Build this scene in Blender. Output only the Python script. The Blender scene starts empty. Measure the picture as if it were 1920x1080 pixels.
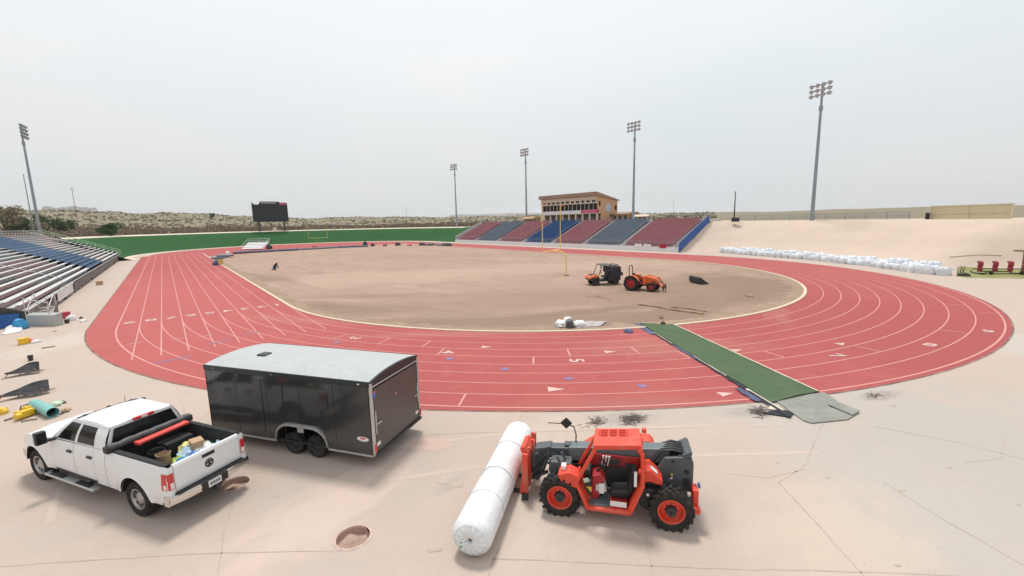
import bpy, math, random
from mathutils import Vector, Matrix
random.seed(7)
R = math.radians
# ------------------------------------------------------------------ camera
CAM_F, CAM_PITCH, CAM_ROLL, CAM_YAW = 814.95, 0.151756, -0.021637, 0.670176
CAM_POS = Vector((-35.288, -39.836, 6.625))
scene = bpy.context.scene
FW = Vector((math.sin(CAM_YAW)*math.cos(CAM_PITCH), math.cos(CAM_YAW)*math.cos(CAM_PITCH), -math.sin(CAM_PITCH)))
_R = Vector((math.cos(CAM_YAW), -math.sin(CAM_YAW), 0)); _U = _R.cross(FW)
CR = _R*math.cos(CAM_ROLL)+_U*math.sin(CAM_ROLL); CU = -_R*math.sin(CAM_ROLL)+_U*math.cos(CAM_ROLL)
cd = bpy.data.cameras.new("camera"); cam = bpy.data.objects.new("camera", cd)
scene.collection.objects.link(cam)
cd.sensor_width = 36.0; cd.lens = CAM_F/1920*36.0; cd.clip_start = 0.1; cd.clip_end = 20000
cam.matrix_world = Matrix(((CR.x, CU.x, -FW.x, CAM_POS.x), (CR.y, CU.y, -FW.y, CAM_POS.y), (CR.z, CU.z, -FW.z, CAM_POS.z), (0, 0, 0, 1)))
scene.camera = cam
# ------------------------------------------------------------------ light
SUN_EL, SUN_AZ = 69.0, 66.0          # elevation, direction it comes from (degrees from +x)
w = bpy.data.worlds.new("World"); scene.world = w; w.use_nodes = True
nt = w.node_tree; bg = nt.nodes["Background"]; bg.inputs[1].default_value = 0.1
sky = nt.nodes.new("ShaderNodeTexSky"); sky.sky_type = 'NISHITA'; sky.sun_disc = False
sky.sun_elevation = R(SUN_EL); sky.sun_rotation = R(90-SUN_AZ); sky.dust_density = 4; sky.air_density = 1.2
tc = nt.nodes.new("ShaderNodeTexCoord")
mp = nt.nodes.new("ShaderNodeMapping"); mp.inputs['Scale'].default_value = (1.2, 1.2, 4.0)
nz = nt.nodes.new("ShaderNodeTexNoise"); nz.inputs['Scale'].default_value = 1.3; nz.inputs['Detail'].default_value = 3
rp = nt.nodes.new("ShaderNodeValToRGB")
rp.color_ramp.elements[0].position = .3; rp.color_ramp.elements[0].color = (7.0, 7.5, 7.75, 1)
rp.color_ramp.elements[1].position = .72; rp.color_ramp.elements[1].color = (7.75, 7.8, 7.85, 1)
sep = nt.nodes.new("ShaderNodeSeparateXYZ"); nt.links.new(tc.outputs['Generated'], sep.inputs[0])
mz = nt.nodes.new("ShaderNodeMapRange"); mz.inputs[1].default_value = .02; mz.inputs[2].default_value = .48; mz.inputs[3].default_value = 1.0; mz.inputs[4].default_value = 1.26; mz.interpolation_type = 'SMOOTHSTEP'; nt.links.new(sep.outputs[2], mz.inputs[0])
scl = nt.nodes.new("ShaderNodeVectorMath"); scl.operation = 'SCALE'
mxs = nt.nodes.new("ShaderNodeMix"); mxs.data_type = 'RGBA'; mxs.inputs[0].default_value = 0.93
nt.links.new(tc.outputs['Generated'], mp.inputs[0]); nt.links.new(mp.outputs[0], nz.inputs['Vector'])
nt.links.new(nz.outputs['Fac'], rp.inputs[0])
nt.links.new(rp.outputs[0], scl.inputs[0]); nt.links.new(mz.outputs[0], scl.inputs['Scale'])
nt.links.new(sky.outputs[0], mxs.inputs[6]); nt.links.new(scl.outputs[0], mxs.inputs[7])
nt.links.new(mxs.outputs[2], bg.inputs[0])
sl = bpy.data.lights.new("sun", 'SUN'); sun = bpy.data.objects.new("sun", sl); scene.collection.objects.link(sun)
sl.energy = 2.55; sl.angle = R(10); sl.color = (1, .95, .88)
_sd = Vector((math.cos(R(SUN_EL))*math.cos(R(SUN_AZ)), math.cos(R(SUN_EL))*math.sin(R(SUN_AZ)), math.sin(R(SUN_EL))))
sun.rotation_euler = _sd.to_track_quat('Z', 'Y').to_euler(); sun.location = (0, 0, 60)
vs = scene.view_settings; vs.view_transform = 'Standard'; vs.look = 'None'; vs.exposure = 0.06; vs.gamma = 1

def ray(px, py):
    return FW + CR*((px-960)/CAM_F) + CU*((540-py)/CAM_F)
def at(px, py, z=0.0):               # photo pixel -> point at height z
    d = ray(px, py); t = (z-CAM_POS.z)/d.z; return CAM_POS + d*t
def far(px, dist, z):                # a point at a horizontal distance along a photo column
    d = ray(px, 420); h = Vector((d.x, d.y, 0)).normalized(); return Vector((CAM_POS.x+h.x*dist, CAM_POS.y+h.y*dist, z))
def pol(r, deg, z=0.0, cy=0.0): return Vector((r*math.cos(R(deg)), cy+r*math.sin(R(deg)), z))

# ------------------------------------------------------------------ materials
_mats = {}
def mat(name, col, rough=.6, metal=0.0, noise=(), bump=None, spec=.5, coat=0, alpha=None, trans=0, spots=()):
    """noise: list of (scale, amount, tint or None, (sx,sy,sz))"""
    if name in _mats: return _mats[name]
    spec = min(spec, .08) if rough >= .8 else min(spec, .25) if rough >= .6 else spec      # dusty, matt surfaces
    m = bpy.data.materials.new(name); m.use_nodes = True; t = m.node_tree; b = t.nodes["Principled BSDF"]
    b.inputs['Base Color'].default_value = (*col, 1); b.inputs['Roughness'].default_value = rough
    b.inputs['Metallic'].default_value = metal; b.inputs['Specular IOR Level'].default_value = spec
    if coat: b.inputs['Coat Weight'].default_value = coat; b.inputs['Coat Roughness'].default_value = .05
    if trans: b.inputs['Transmission Weight'].default_value = trans
    if noise or bump:
        tcn = t.nodes.new("ShaderNodeTexCoord")
    cur = None
    for n in noise:
        sc, am, tint = n[0], n[1], n[2]
        src = tcn.outputs['Object']
        if len(n) > 3:
            mpn = t.nodes.new("ShaderNodeMapping"); mpn.inputs['Scale'].default_value = n[3]
            if len(n) > 5: mpn.inputs['Rotation'].default_value = (0, 0, n[5])
            t.links.new(src, mpn.inputs[0]); src = mpn.outputs[0]
        nn = t.nodes.new("ShaderNodeTexNoise"); nn.inputs['Scale'].default_value = sc; nn.inputs['Detail'].default_value = 5
        nn.inputs['Roughness'].default_value = .6
        t.links.new(src, nn.inputs['Vector'])
        lo, hi = n[4] if len(n) > 4 else (.38, .62)
        mr = t.nodes.new("ShaderNodeMapRange"); mr.inputs[1].default_value = lo; mr.inputs[2].default_value = hi
        mr.inputs[3].default_value = 0; mr.inputs[4].default_value = am
        t.links.new(nn.outputs['Fac'], mr.inputs[0])
        mx = t.nodes.new("ShaderNodeMix"); mx.data_type = 'RGBA'
        t.links.new(mr.outputs[0], mx.inputs[0])
        if cur is None: mx.inputs[6].default_value = (*col, 1)
        else: t.links.new(cur, mx.inputs[6])
        mx.inputs[7].default_value = (*(tint or tuple(c*.55 for c in col)), 1)
        cur = mx.outputs[2]
    for (sx, sy, rx, ry, rot, tint, am) in spots:      # stains and broad tints, each with its own place and outline
        mpn = t.nodes.new("ShaderNodeMapping"); mpn.vector_type = 'TEXTURE'
        mpn.inputs['Location'].default_value = (sx, sy, 0); mpn.inputs['Rotation'].default_value = (0, 0, R(rot)); mpn.inputs['Scale'].default_value = (rx, ry, 1000)
        t.links.new(tcn.outputs['Object'], mpn.inputs[0])
        ln = t.nodes.new("ShaderNodeVectorMath"); ln.operation = 'LENGTH'; t.links.new(mpn.outputs[0], ln.inputs[0])
        nn = t.nodes.new("ShaderNodeTexNoise"); nn.inputs['Scale'].default_value = 2.6; nn.inputs['Detail'].default_value = 6; t.links.new(mpn.outputs[0], nn.inputs['Vector'])
        ad = t.nodes.new("ShaderNodeMath"); ad.operation = 'MULTIPLY_ADD'; ad.inputs[1].default_value = 1.5
        t.links.new(nn.outputs['Fac'], ad.inputs[0]); t.links.new(ln.outputs['Value'], ad.inputs[2])
        mr = t.nodes.new("ShaderNodeMapRange"); mr.inputs[1].default_value = 1.75; mr.inputs[2].default_value = 1.15; mr.inputs[3].default_value = 0; mr.inputs[4].default_value = am
        t.links.new(ad.outputs[0], mr.inputs[0])
        mx = t.nodes.new("ShaderNodeMix"); mx.data_type = 'RGBA'; t.links.new(mr.outputs[0], mx.inputs[0]); t.links.new(cur, mx.inputs[6]); mx.inputs[7].default_value = (*tint, 1); cur = mx.outputs[2]
    if cur is not None: t.links.new(cur, b.inputs['Base Color'])
    if bump:
        nn = t.nodes.new("ShaderNodeTexNoise"); nn.inputs['Scale'].default_value = bump[0]; nn.inputs['Detail'].default_value = 4
        t.links.new(tcn.outputs['Object'], nn.inputs['Vector'])
        bp = t.nodes.new("ShaderNodeBump"); bp.inputs['Strength'].default_value = bump[1]; bp.inputs['Distance'].default_value = bump[2] if len(bump) > 2 else .02
        t.links.new(nn.outputs['Fac'], bp.inputs['Height']); t.links.new(bp.outputs[0], b.inputs['Normal'])
    _mats[name] = m; return m

def SP(px, py, rx, ry, rot, tint, am): p = at(px, py); return (p.x, p.y, rx, ry, rot, tint, am)
CONC = mat('concrete', (.525, .418, .362), .85, noise=[(.09, .8, (.46, .378, .330)), (.3, .6, (.555, .425, .366)), (.8, .45, (.46, .39, .335), (1, 1, 1), (.5, .66)), (2.2, .4, (.455, .38, .325)), (14, .35, (.42, .355, .305)), (50, .3, (.40, .34, .295)),
        (.16, .55, (.42, .395, .365), (1, 1, 1), (.56, .66))], bump=(30, .15),
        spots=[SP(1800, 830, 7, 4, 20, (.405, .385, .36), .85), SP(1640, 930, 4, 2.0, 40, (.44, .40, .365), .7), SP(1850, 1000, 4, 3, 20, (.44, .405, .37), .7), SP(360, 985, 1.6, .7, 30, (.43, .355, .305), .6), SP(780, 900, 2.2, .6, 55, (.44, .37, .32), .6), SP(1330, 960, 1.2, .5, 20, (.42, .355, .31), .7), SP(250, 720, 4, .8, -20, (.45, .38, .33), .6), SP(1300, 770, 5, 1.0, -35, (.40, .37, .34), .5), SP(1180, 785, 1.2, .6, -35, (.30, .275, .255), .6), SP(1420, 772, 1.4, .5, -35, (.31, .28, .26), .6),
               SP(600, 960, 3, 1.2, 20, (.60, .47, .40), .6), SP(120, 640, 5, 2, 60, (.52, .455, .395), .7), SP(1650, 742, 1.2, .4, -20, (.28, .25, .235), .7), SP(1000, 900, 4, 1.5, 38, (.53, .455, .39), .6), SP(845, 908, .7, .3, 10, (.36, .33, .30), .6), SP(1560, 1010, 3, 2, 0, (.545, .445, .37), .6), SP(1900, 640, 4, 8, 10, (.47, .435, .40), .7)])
CONC2 = mat('concrete_patch', (.55, .41, .35), .85, noise=[(1.5, .5, (.48, .33, .28)), (9, .3, (.5, .4, .34))])
JOINT = mat('joint', (.35, .285, .24), .95, noise=[(1.5, .95, (.46, .38, .325)), (.5, .9, (.48, .395, .335))])
STAIN = mat('oil_stain', (.27, .215, .18), .7, noise=[(3, .7, (.14, .11, .095)), (11, .5, (.40, .33, .28))])
RUST = mat('rusty_iron', (.33, .18, .13), .8, noise=[(4, .8, (.45, .30, .23)), (18, .5, (.16, .10, .08))])
TRACK = mat('track_rubber', (.395, .102, .099), .8, noise=[(.07, .7, (.36, .091, .092)), (.6, .5, (.42, .113, .106)), (3.5, .4, (.35, .087, .086)), (25, .3, (.33, .087, .085)), (.9, .5, (.44, .135, .122), (1, 1, 1), (.58, .68)), (.22, .5, (.42, .125, .11), (1, 1, 1), (.58, .70))], bump=(60, .2),
        spots=[SP(1640, 600, 16, 13, 20, (.335, .082, .085), .65), SP(330, 560, 12, 40, 0, (.45, .125, .12), .6), SP(1250, 650, 6, 2.0, -40, (.40, .17, .14), .5), SP(1150, 760, 5, .8, -38, (.36, .14, .12), .6), SP(960, 622, 14, .8, -36, (.41, .18, .145), .5), SP(1440, 575, 8, 1.2, 30, (.40, .17, .14), .5), SP(560, 600, 7, 1.0, -60, (.42, .17, .14), .5)])  # broad tints: duller red on the right, paler along the left straight
LINE = mat('line_paint', (.63, .32, .28), .7, noise=[(5, .6, (.58, .26, .225)), (30, .4, (.50, .19, .17)), (.4, .5, (.52, .22, .195))])
WPAINT = mat('white_paint', (.62, .49, .45), .7, noise=[(3, .7, (.56, .35, .31)), (14, .5, (.52, .27, .24))])
BPAINT = mat('blue_paint', (.16, .17, .34), .7, noise=[(4, .7, (.33, .17, .24))])
DARKEDGE = mat('dark_edge_line', (.16, .10, .09), .9, noise=[(1.2, .8, (.35, .24, .2))])
CURB = mat('curb_stone', (.66, .55, .44), .8, noise=[(1, .5, (.55, .45, .35)), (9, .4, (.5, .4, .3))])
DIRT = mat('dirt', (.39, .275, .214), .95, noise=[(.045, .9, (.315, .212, .163), (1, .7, 1)), (.12, .8, (.44, .322, .255), (1.3, .6, 1)), (.28, .8, (.265, .18, .135), (1.6, .6, 1), (.54, .68)), (.7, .6, (.25, .175, .132), (1, .4, 1), (.60, .70)),
        (1.1, .55, (.31, .215, .165), (1, .35, 1)), (6, .45, (.29, .205, .155)), (30, .3, (.45, .34, .27))], bump=(1.4, .5, .12),
        spots=[SP(1380, 535, 15, 9, 20, (.245, .172, .128), .95), SP(1250, 545, 12, 5, 0, (.27, .19, .142), .8), SP(1250, 592, 16, 3.2, 10, (.24, .17, .128), .9), SP(900, 604, 22, 2.6, -36, (.25, .18, .135), .9), SP(620, 578, 14, 3.0, -55, (.25, .18, .135), .9), SP(1000, 560, 20, 6, -30, (.29, .205, .155), .75), SP(720, 520, 20, 9, -30, (.455, .335, .265), .6), SP(470, 520, 16, 3.0, -78, (.26, .19, .145), .9), SP(1050, 500, 22, 8, -30, (.43, .315, .25), .6), SP(700, 555, 9, 1.6, -40, (.28, .20, .15), .8), SP(830, 480, 20, 5, -35, (.33, .235, .18), .7), SP(1120, 582, 8, 1.2, -20, (.235, .165, .125), .8)])
DIRTD = mat('damp_dirt', (.33, .235, .18), .95, noise=[(.5, .8, (.26, .18, .135)), (4, .6, (.42, .31, .24))], bump=(4, .6, .05))
BERM = mat('berm_soil', (.60, .485, .40), .95, noise=[(.05, .8, (.545, .445, .365)), (.3, .5, (.635, .515, .425)), (3, .3, (.54, .43, .35)), (15, .25, (.50, .40, .325))], bump=(2.0, .25, .05))
RIM = mat('rim_path', (.68, .60, .50), .9, noise=[(.5, .5, (.58, .50, .41)), (6, .3, (.5, .42, .34))])
GRASSB = mat('green_turf', (.024, .102, .032), .9, spec=.2, noise=[(.08, .7, (.034, .120, .038)), (.5, .6, (.024, .082, .025), (1, 1, 1)), (1.6, .5, (.042, .112, .04), (1, 1, .3)), (12, .5, (.020, .070, .02))], bump=(9, .6, .06))
GRASS2 = mat('grass', (.25, .26, .10), .9, noise=[(.8, .8, (.36, .31, .17)), (8, .6, (.16, .19, .06))])
DESERT = mat('desert', (.235, .20, .14), .95, noise=[(.004, .7, (.235, .21, .145)), (.015, .8, (.215, .195, .13), (1, 1, 1)), (.05, .6, (.265, .22, .155), (1, 1, 1), (.5, .66)), (.4, .5, (.185, .165, .115)), (2, .4, (.26, .22, .16))])
BRUSH = mat('dry_brush', (.25, .185, .14), .95, noise=[(.05, .8, (.19, .15, .115)), (.5, .7, (.32, .255, .19)), (4, .6, (.15, .12, .09))])
MESA = mat('far_mesa', (.27, .25, .24), .95, noise=[(.004, .8, (.20, .20, .19)), (.03, .6, (.33, .29, .26))])
def plain(n, c, r=.55, **k): return mat(n, c, r, **k)
WHITE = mat('white_car_paint', (.74, .755, .77), .3, coat=.4, noise=[(1.2, .2, (.68, .67, .655)), (9, .12, (.64, .62, .59))])
BLACKP = mat('black_plastic', (.018, .018, .02), .55, noise=[(12, .4, (.03, .03, .032))])
BEDL = mat('bed_liner', (.028, .03, .033), .75, noise=[(8, .6, (.055, .055, .055)), (40, .4, (.015, .015, .016))], bump=(60, .4))
VINYL = mat('black_vinyl', (.05, .052, .055), .5, noise=[(6, .5, (.085, .085, .085))], bump=(9, .4))
GLASS = mat('tinted_glass', (.010, .012, .014), .10, spec=.22)
CHROME = mat('chrome', (.72, .71, .69), .18, metal=1.0, noise=[(8, .3, (.55, .52, .48))])
ALU = mat('aluminium', (.60, .61, .61), .42, metal=.75, noise=[(3, .5, (.46, .46, .45)), (20, .3, (.5, .5, .5))])
ALUD = mat('bleacher_alu', (.60, .61, .60), .5, metal=.15, noise=[(1.5, .6, (.52, .52, .52)), (14, .4, (.66, .66, .64))])
TYRE = mat('tyre_rubber', (.024, .024, .025), .85, noise=[(5, .7, (.085, .074, .063), (1, 1, 1), (.42, .7)), (22, .4, (.05, .046, .042))], bump=(40, .4))
RIMS = mat('alloy_rim', (.48, .48, .48), .35, metal=.85, noise=[(8, .4, (.3, .29, .28))])
DARKM = mat('dark_metal', (.04, .042, .046), .5, metal=.3, noise=[(6, .5, (.07, .068, .065))])
REDL = mat('red_lens', (.55, .02, .025), .2, coat=.6)
CLRL = mat('clear_lens', (.80, .68, .66), .2, coat=.5)
AMBER = mat('amber_lens', (.30, .22, .16), .3)
PLATE = mat('plate', (.70, .72, .72), .5)
TRBLK = mat('trailer_skin', (.026, .030, .034), .14, coat=.3, noise=[(.35, .7, (.048, .042, .038)), (2.5, .2, (.05, .046, .042))])
TRTRIM = mat('trailer_trim', (.016, .022, .027), .35, noise=[(3, .4, (.03, .036, .04))])
TRROOF = mat('trailer_roof', (.455, .475, .485), .6, noise=[(.8, .6, (.41, .43, .435)), (5, .4, (.38, .39, .39)), (2, .4, (.36, .355, .34), (1, 4, 1), (.55, .7))])
ORANGE = mat('machine_orange', (.78, .060, .025), .48, coat=.1, noise=[(3, .5, (.60, .05, .022)), (14, .35, (.52, .085, .05)), (1.6, .6, (.56, .17, .115), (1, 1, 1), (.54, .70)), (40, .3, (.42, .06, .04), (1, 1, 4), (.58, .66))])
ORANGE2 = mat('tractor_orange', (.78, .17, .045), .45, noise=[(4, .5, (.6, .12, .035))])
REDM = mat('machine_red', (.42, .022, .025), .45, noise=[(5, .5, (.28, .018, .02))])
MGREY = mat('machine_grey', (.075, .088, .098), .45, noise=[(3, .5, (.11, .12, .125)), (12, .4, (.05, .056, .06))])
BOOMG = mat('boom_grey', (.135, .165, .175), .45, noise=[(3, .5, (.18, .20, .205)), (12, .4, (.09, .11, .12))])
SEAT = mat('seat_vinyl', (.02, .02, .021), .6)
STICK = mat('sticker_white', (.72, .72, .70), .5)
STICKY = mat('sticker_yellow', (.70, .46, .04), .5)
WRAP = mat('plastic_wrap', (.74, .76, .775), .40, noise=[(2.5, .45, (.66, .685, .705), (1, 1, 1)), (10, .4, (.79, .80, .81))], bump=(9, .7, .03))
WRAPS = mat('wrap_strap', (.56, .61, .64), .5)
BAGW = mat('woven_bag', (.68, .71, .75), .7, noise=[(3, .5, (.56, .60, .66)), (12, .4, (.74, .76, .78))], bump=(6, .8, .06))
BAGD = mat('bag_fill', (.10, .11, .11), .9, noise=[(6, .5, (.2, .2, .19))])
YEL = mat('goal_yellow', (.80, .58, .16), .5, noise=[(2, .4, (.72, .52, .14))])
YELG = mat('goal_lime', (.50, .54, .14), .5)
GALV = mat('galvanised', (.30, .33, .36), .5, metal=.5, noise=[(2, .5, (.24, .27, .30))])
LAMPB = mat('floodlight_housing', (.20, .23, .26), .45, metal=.3)
LAMPG = mat('floodlight_glass', (.45, .48, .50), .2)
MAROON = mat('maroon_seats', (.40, .175, .195), .6, noise=[(.4, .5, (.44, .23, .245)), (4, .5, (.33, .14, .165))])
SLATE = mat('slate_seats', (.185, .225, .275), .6, noise=[(.4, .5, (.225, .265, .31)), (4, .5, (.15, .18, .23))])
BLUES = mat('blue_seats', (.022, .095, .25), .55, noise=[(.5, .5, (.03, .125, .30)), (5, .4, (.018, .07, .19))])
STEP = mat('stair_grey', (.50, .48, .47), .6, noise=[(3, .5, (.40, .39, .38))])
BLUEP = mat('blue_panel', (.03, .10, .30), .6, noise=[(2, .5, (.04, .13, .36))])
STUCCO = mat('tan_stucco', (.55, .345, .20), .9, noise=[(.5, .5, (.49, .295, .165)), (8, .3, (.60, .39, .24))])
STUCCOC = mat('cream_trim', (.66, .56, .45), .8, noise=[(1, .4, (.58, .48, .38))])
ROOFB = mat('roof_brown', (.34, .235, .17), .8, noise=[(.8, .6, (.27, .18, .13)), (6, .4, (.40, .29, .22))])
WBAND = mat('white_panel', (.72, .72, .72), .6, noise=[(1, .3, (.63, .63, .64))])
PINKB = mat('pink_banner', (.56, .14, .21), .6); REDB = mat('red_banner', (.40, .02, .05), .6)
SCREEN = mat('dark_screen', (.008, .016, .024), .45); SIGNP = mat('magenta_sign', (.52, .11, .22), .6)
TARPB = mat('blue_tarp', (.015, .05, .17), .5, bump=(5, .8, .06)); TARPK = mat('black_tarp', (.030, .029, .035), .7, noise=[(3, .6, (.06, .057, .062))], bump=(6, .9, .06))
CYANB = mat('bright_blue', (.03, .28, .55), .5); TEAL = mat('teal_plastic', (.19, .43, .41), .5, noise=[(3, .4, (.25, .50, .47))])
YTOOL = mat('yellow_plastic', (.78, .50, .03), .45, noise=[(5, .4, (.62, .38, .03))]); ORTOOL = mat('orange_plastic', (.72, .18, .05), .5)
REDBOX = mat('red_plastic', (.78, .075, .06), .4); WPLAS = mat('white_plastic', (.74, .74, .74), .5, noise=[(4, .4, (.62, .62, .63))], bump=(8, .8, .05))
GPLAS = mat('pale_green_plastic', (.45, .55, .43), .5); CARD = mat('cardboard', (.45, .31, .19), .8)
CYANT = mat('pale_blue_plastic', (.36, .50, .62), .5); YPALE = mat('pale_yellow_plastic', (.68, .62, .24), .5)
RUNNER = mat('turf_runner', (.080, .118, .066), .9, noise=[(.35, .7, (.06, .115, .055)), (1.3, .65, (.125, .14, .092), (1, 1, 1), (.5, .66)), (9, .5, (.085, .125, .065)), (40, .4, (.12, .17, .10))], bump=(40, .5))
SHEETG = mat('grey_sheet', (.24, .245, .215), .75, noise=[(.8, .8, (.31, .31, .275)), (5, .5, (.19, .19, .165)), (2.5, .6, (.40, .39, .35), (1, 1, 1), (.55, .7))], bump=(6, .4))
EDGEW = mat('pale_edge', (.66, .60, .48), .7, noise=[(3, .5, (.5, .45, .36))]); EDGEK = mat('black_edge', (.02, .022, .03), .6)
EDGEB = mat('blue_edge', (.10, .12, .22), .7, noise=[(2, .6, (.04, .045, .08))])
LEAF = mat('leaf', (.075, .115, .055), .8, noise=[(1.2, .7, (.12, .15, .08)), (5, .5, (.045, .075, .035))]); LEAFD = mat('leaf_dark', (.035, .085, .035), .8, noise=[(1.5, .7, (.06, .12, .045))])
BARK = mat('bark', (.16, .12, .085), .9); SAGE = mat('sage_scrub', (.28, .255, .18), .9, noise=[(.012, .9, (.29, .245, .175)), (.06, .6, (.205, .195, .13))])
WEED = mat('dry_weed', (.075, .066, .062), .9, noise=[(6, .6, (.17, .145, .125))])
BEIGE = mat('beige_sheet_wall', (.62, .55, .36), .7, noise=[(.3, .5, (.57, .51, .34)), (2, .4, (.66, .59, .41))])
CLOTH = mat('black_cloth', (.02, .021, .025), .85); DENIM = mat('dark_denim', (.035, .06, .09), .85); SKIN = mat('skin', (.45, .26, .18), .6); STRAW = mat('straw_hat', (.72, .62, .47), .8)
FTEAL = mat('grey_mat', (.20, .21, .25), .7, noise=[(2, .5, (.13, .14, .19))]); WOOD = mat('raw_wood', (.42, .28, .19), .8, noise=[(3, .5, (.3, .2, .13))])
MESHG = mat('fence_wire', (.20, .20, .20), .6, metal=.4)

# ------------------------------------------------------------------ mesh builder
class MB:
    def __init__(s): s.v = []; s.f = []; s.mi = []; s.cur = 0; s.M = Matrix.Identity(4)
    def add(s, vs, fs):
        b = len(s.v)
        for p in vs: s.v.append(s.M @ Vector(p))
        for f in fs: s.f.append([b+i for i in f]); s.mi.append(s.cur)
    def quad(s, *p): s.add(p, [list(range(len(p)))])
    def box(s, c, d, rz=0, rx=0, ry=0):
        m = Matrix.Translation(c) @ Matrix.Rotation(rz, 4, 'Z') @ Matrix.Rotation(ry, 4, 'Y') @ Matrix.Rotation(rx, 4, 'X')
        x, y, z = d[0]/2, d[1]/2, d[2]/2
        vs = [m @ Vector(q) for q in ((-x,-y,-z),(x,-y,-z),(x,y,-z),(-x,y,-z),(-x,-y,z),(x,-y,z),(x,y,z),(-x,y,z))]
        s.add(vs, [(0,3,2,1),(4,5,6,7),(0,1,5,4),(1,2,6,5),(2,3,7,6),(3,0,4,7)])
    def bar(s, a, b, wd, ht, up=(0,0,1)):
        a = Vector(a); b = Vector(b); t = (b-a).normalized(); u = Vector(up)
        if abs(t.dot(u)) > .98: u = Vector((1,0,0))
        l = u.cross(t).normalized()*wd/2; u = t.cross(l).normalized()*ht/2
        s.add([a-l-u,a+l-u,a+l+u,a-l+u,b-l-u,b+l-u,b+l+u,b-l+u], [(0,3,2,1),(4,5,6,7),(0,1,5,4),(1,2,6,5),(2,3,7,6),(3,0,4,7)])
    def cyl(s, a, b, r0, r1=None, n=12, caps=True):
        if r1 is None: r1 = r0
        a = Vector(a); b = Vector(b); t = (b-a).normalized(); u = Vector((0,0,1)) if abs(t.z) < .95 else Vector((1,0,0))
        l = u.cross(t).normalized(); u = t.cross(l)
        vs = []
        for p, r in ((a, r0), (b, r1)):
            for i in range(n):
                an = 2*math.pi*i/n; vs.append(p + l*(r*math.cos(an)) + u*(r*math.sin(an)))
        fs = [(i, (i+1) % n, n+(i+1) % n, n+i) for i in range(n)]
        if caps: fs += [list(range(n))[::-1], list(range(n, 2*n))]
        s.add(vs, fs)
    def tube(s, pts, r, n=8, closed=False):
        pts = [Vector(p) for p in pts]; N = len(pts); vs = []; pu = None
        for i, p in enumerate(pts):
            if closed: t = (pts[(i+1) % N]-pts[i-1]).normalized()
            else: t = (pts[min(i+1, N-1)]-pts[max(i-1, 0)]).normalized()
            u = pu if pu is not None else (Vector((0,0,1)) if abs(t.z) < .9 else Vector((1,0,0)))
            l = u.cross(t).normalized(); u = t.cross(l).normalized(); pu = u
            rr = r[i] if isinstance(r, (list, tuple)) else r
            for k in range(n):
                an = 2*math.pi*k/n; vs.append(p+l*(rr*math.cos(an))+u*(rr*math.sin(an)))
        fs = []
        for i in range(N if closed else N-1):
            j = (i+1) % N
            for k in range(n): fs.append((i*n+k, i*n+(k+1) % n, j*n+(k+1) % n, j*n+k))
        if not closed: fs += [list(range(n))[::-1], list(range((N-1)*n, N*n))]
        s.add(vs, fs)
    def lathe(s, prof, a, t, n=24):          # prof: (r, h) ; a base point ; t axis
        a = Vector(a); t = Vector(t).normalized(); u = Vector((0,0,1)) if abs(t.z) < .95 else Vector((1,0,0))
        l = u.cross(t).normalized(); u = t.cross(l); vs = []
        for r, h in prof:
            for i in range(n):
                an = 2*math.pi*i/n; vs.append(a+t*h+l*(r*math.cos(an))+u*(r*math.sin(an)))
        fs = []
        for j in range(len(prof)-1):
            for i in range(n): fs.append((j*n+i, j*n+(i+1) % n, (j+1)*n+(i+1) % n, (j+1)*n+i))
        s.add(vs, fs)
    def prism(s, poly, a, b, axis='y'):      # poly of 2D points, extruded along axis from a to b
        def P(p, h): return {'y': (p[0], h, p[1]), 'x': (h, p[0], p[1]), 'z': (p[0], p[1], h)}[axis]
        n = len(poly); vs = [P(p, a) for p in poly]+[P(p, b) for p in poly]
        fs = [list(range(n))[::-1], list(range(n, 2*n))]+[(i, (i+1) % n, n+(i+1) % n, n+i) for i in range(n)]
        s.add(vs, fs)
    def grid(s, rows, closed=False):         # rows: list of equal-length lists of points
        n = len(rows[0]); vs = [p for r in rows for p in r]; fs = []
        for j in range(len(rows)-1):
            for i in range(n if closed else n-1): fs.append((j*n+i, j*n+(i+1) % n, (j+1)*n+(i+1) % n, (j+1)*n+i))
        s.add(vs, fs)
    def build(s, name, m, parent=None, smooth=None, bevel=0, loc=None, seg=2):
        me = bpy.data.meshes.new(name); me.from_pydata([tuple(p) for p in s.v], [], s.f)
        ms = m if isinstance(m, (list, tuple)) else [m]
        for x in ms: me.materials.append(x)
        if len(ms) > 1: me.polygons.foreach_set('material_index', s.mi)
        import bmesh
        bm = bmesh.new(); bm.from_mesh(me); bmesh.ops.recalc_face_normals(bm, faces=bm.faces); bm.to_mesh(me); bm.free()
        if smooth is not None:
            me.shade_smooth(); me.set_sharp_from_angle(angle=R(smooth))
        me.update()
        o = bpy.data.objects.new(name, me); scene.collection.objects.link(o)
        if parent is not None: o.parent = parent
        if loc is not None: o.location = loc
        if bevel:
            bv = o.modifiers.new('bevel', 'BEVEL'); bv.width = bevel; bv.segments = seg; bv.limit_method = 'ANGLE'; bv.angle_limit = R(40)
        return o
def tag(o, label=None, cat=None, group=None, kind=None):
    if label: o['label'] = label
    if cat: o['category'] = cat
    if group: o['group'] = group
    if kind: o['kind'] = kind
    return o
def empty(name, loc, rz=0, label=None, cat=None, group=None):
    o = bpy.data.objects.new(name, None); scene.collection.objects.link(o); o.empty_display_size = .2
    o.location = loc; o.rotation_euler = (0, 0, rz); return tag(o, label, cat, group)
def struct(o): o['kind'] = 'structure'; return o
def copy_tree(o, parent=None):
    c = o.copy(); scene.collection.objects.link(c)
    if parent is not None: c.parent = parent
    for ch in o.children: copy_tree(ch, c)
    return c
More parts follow.
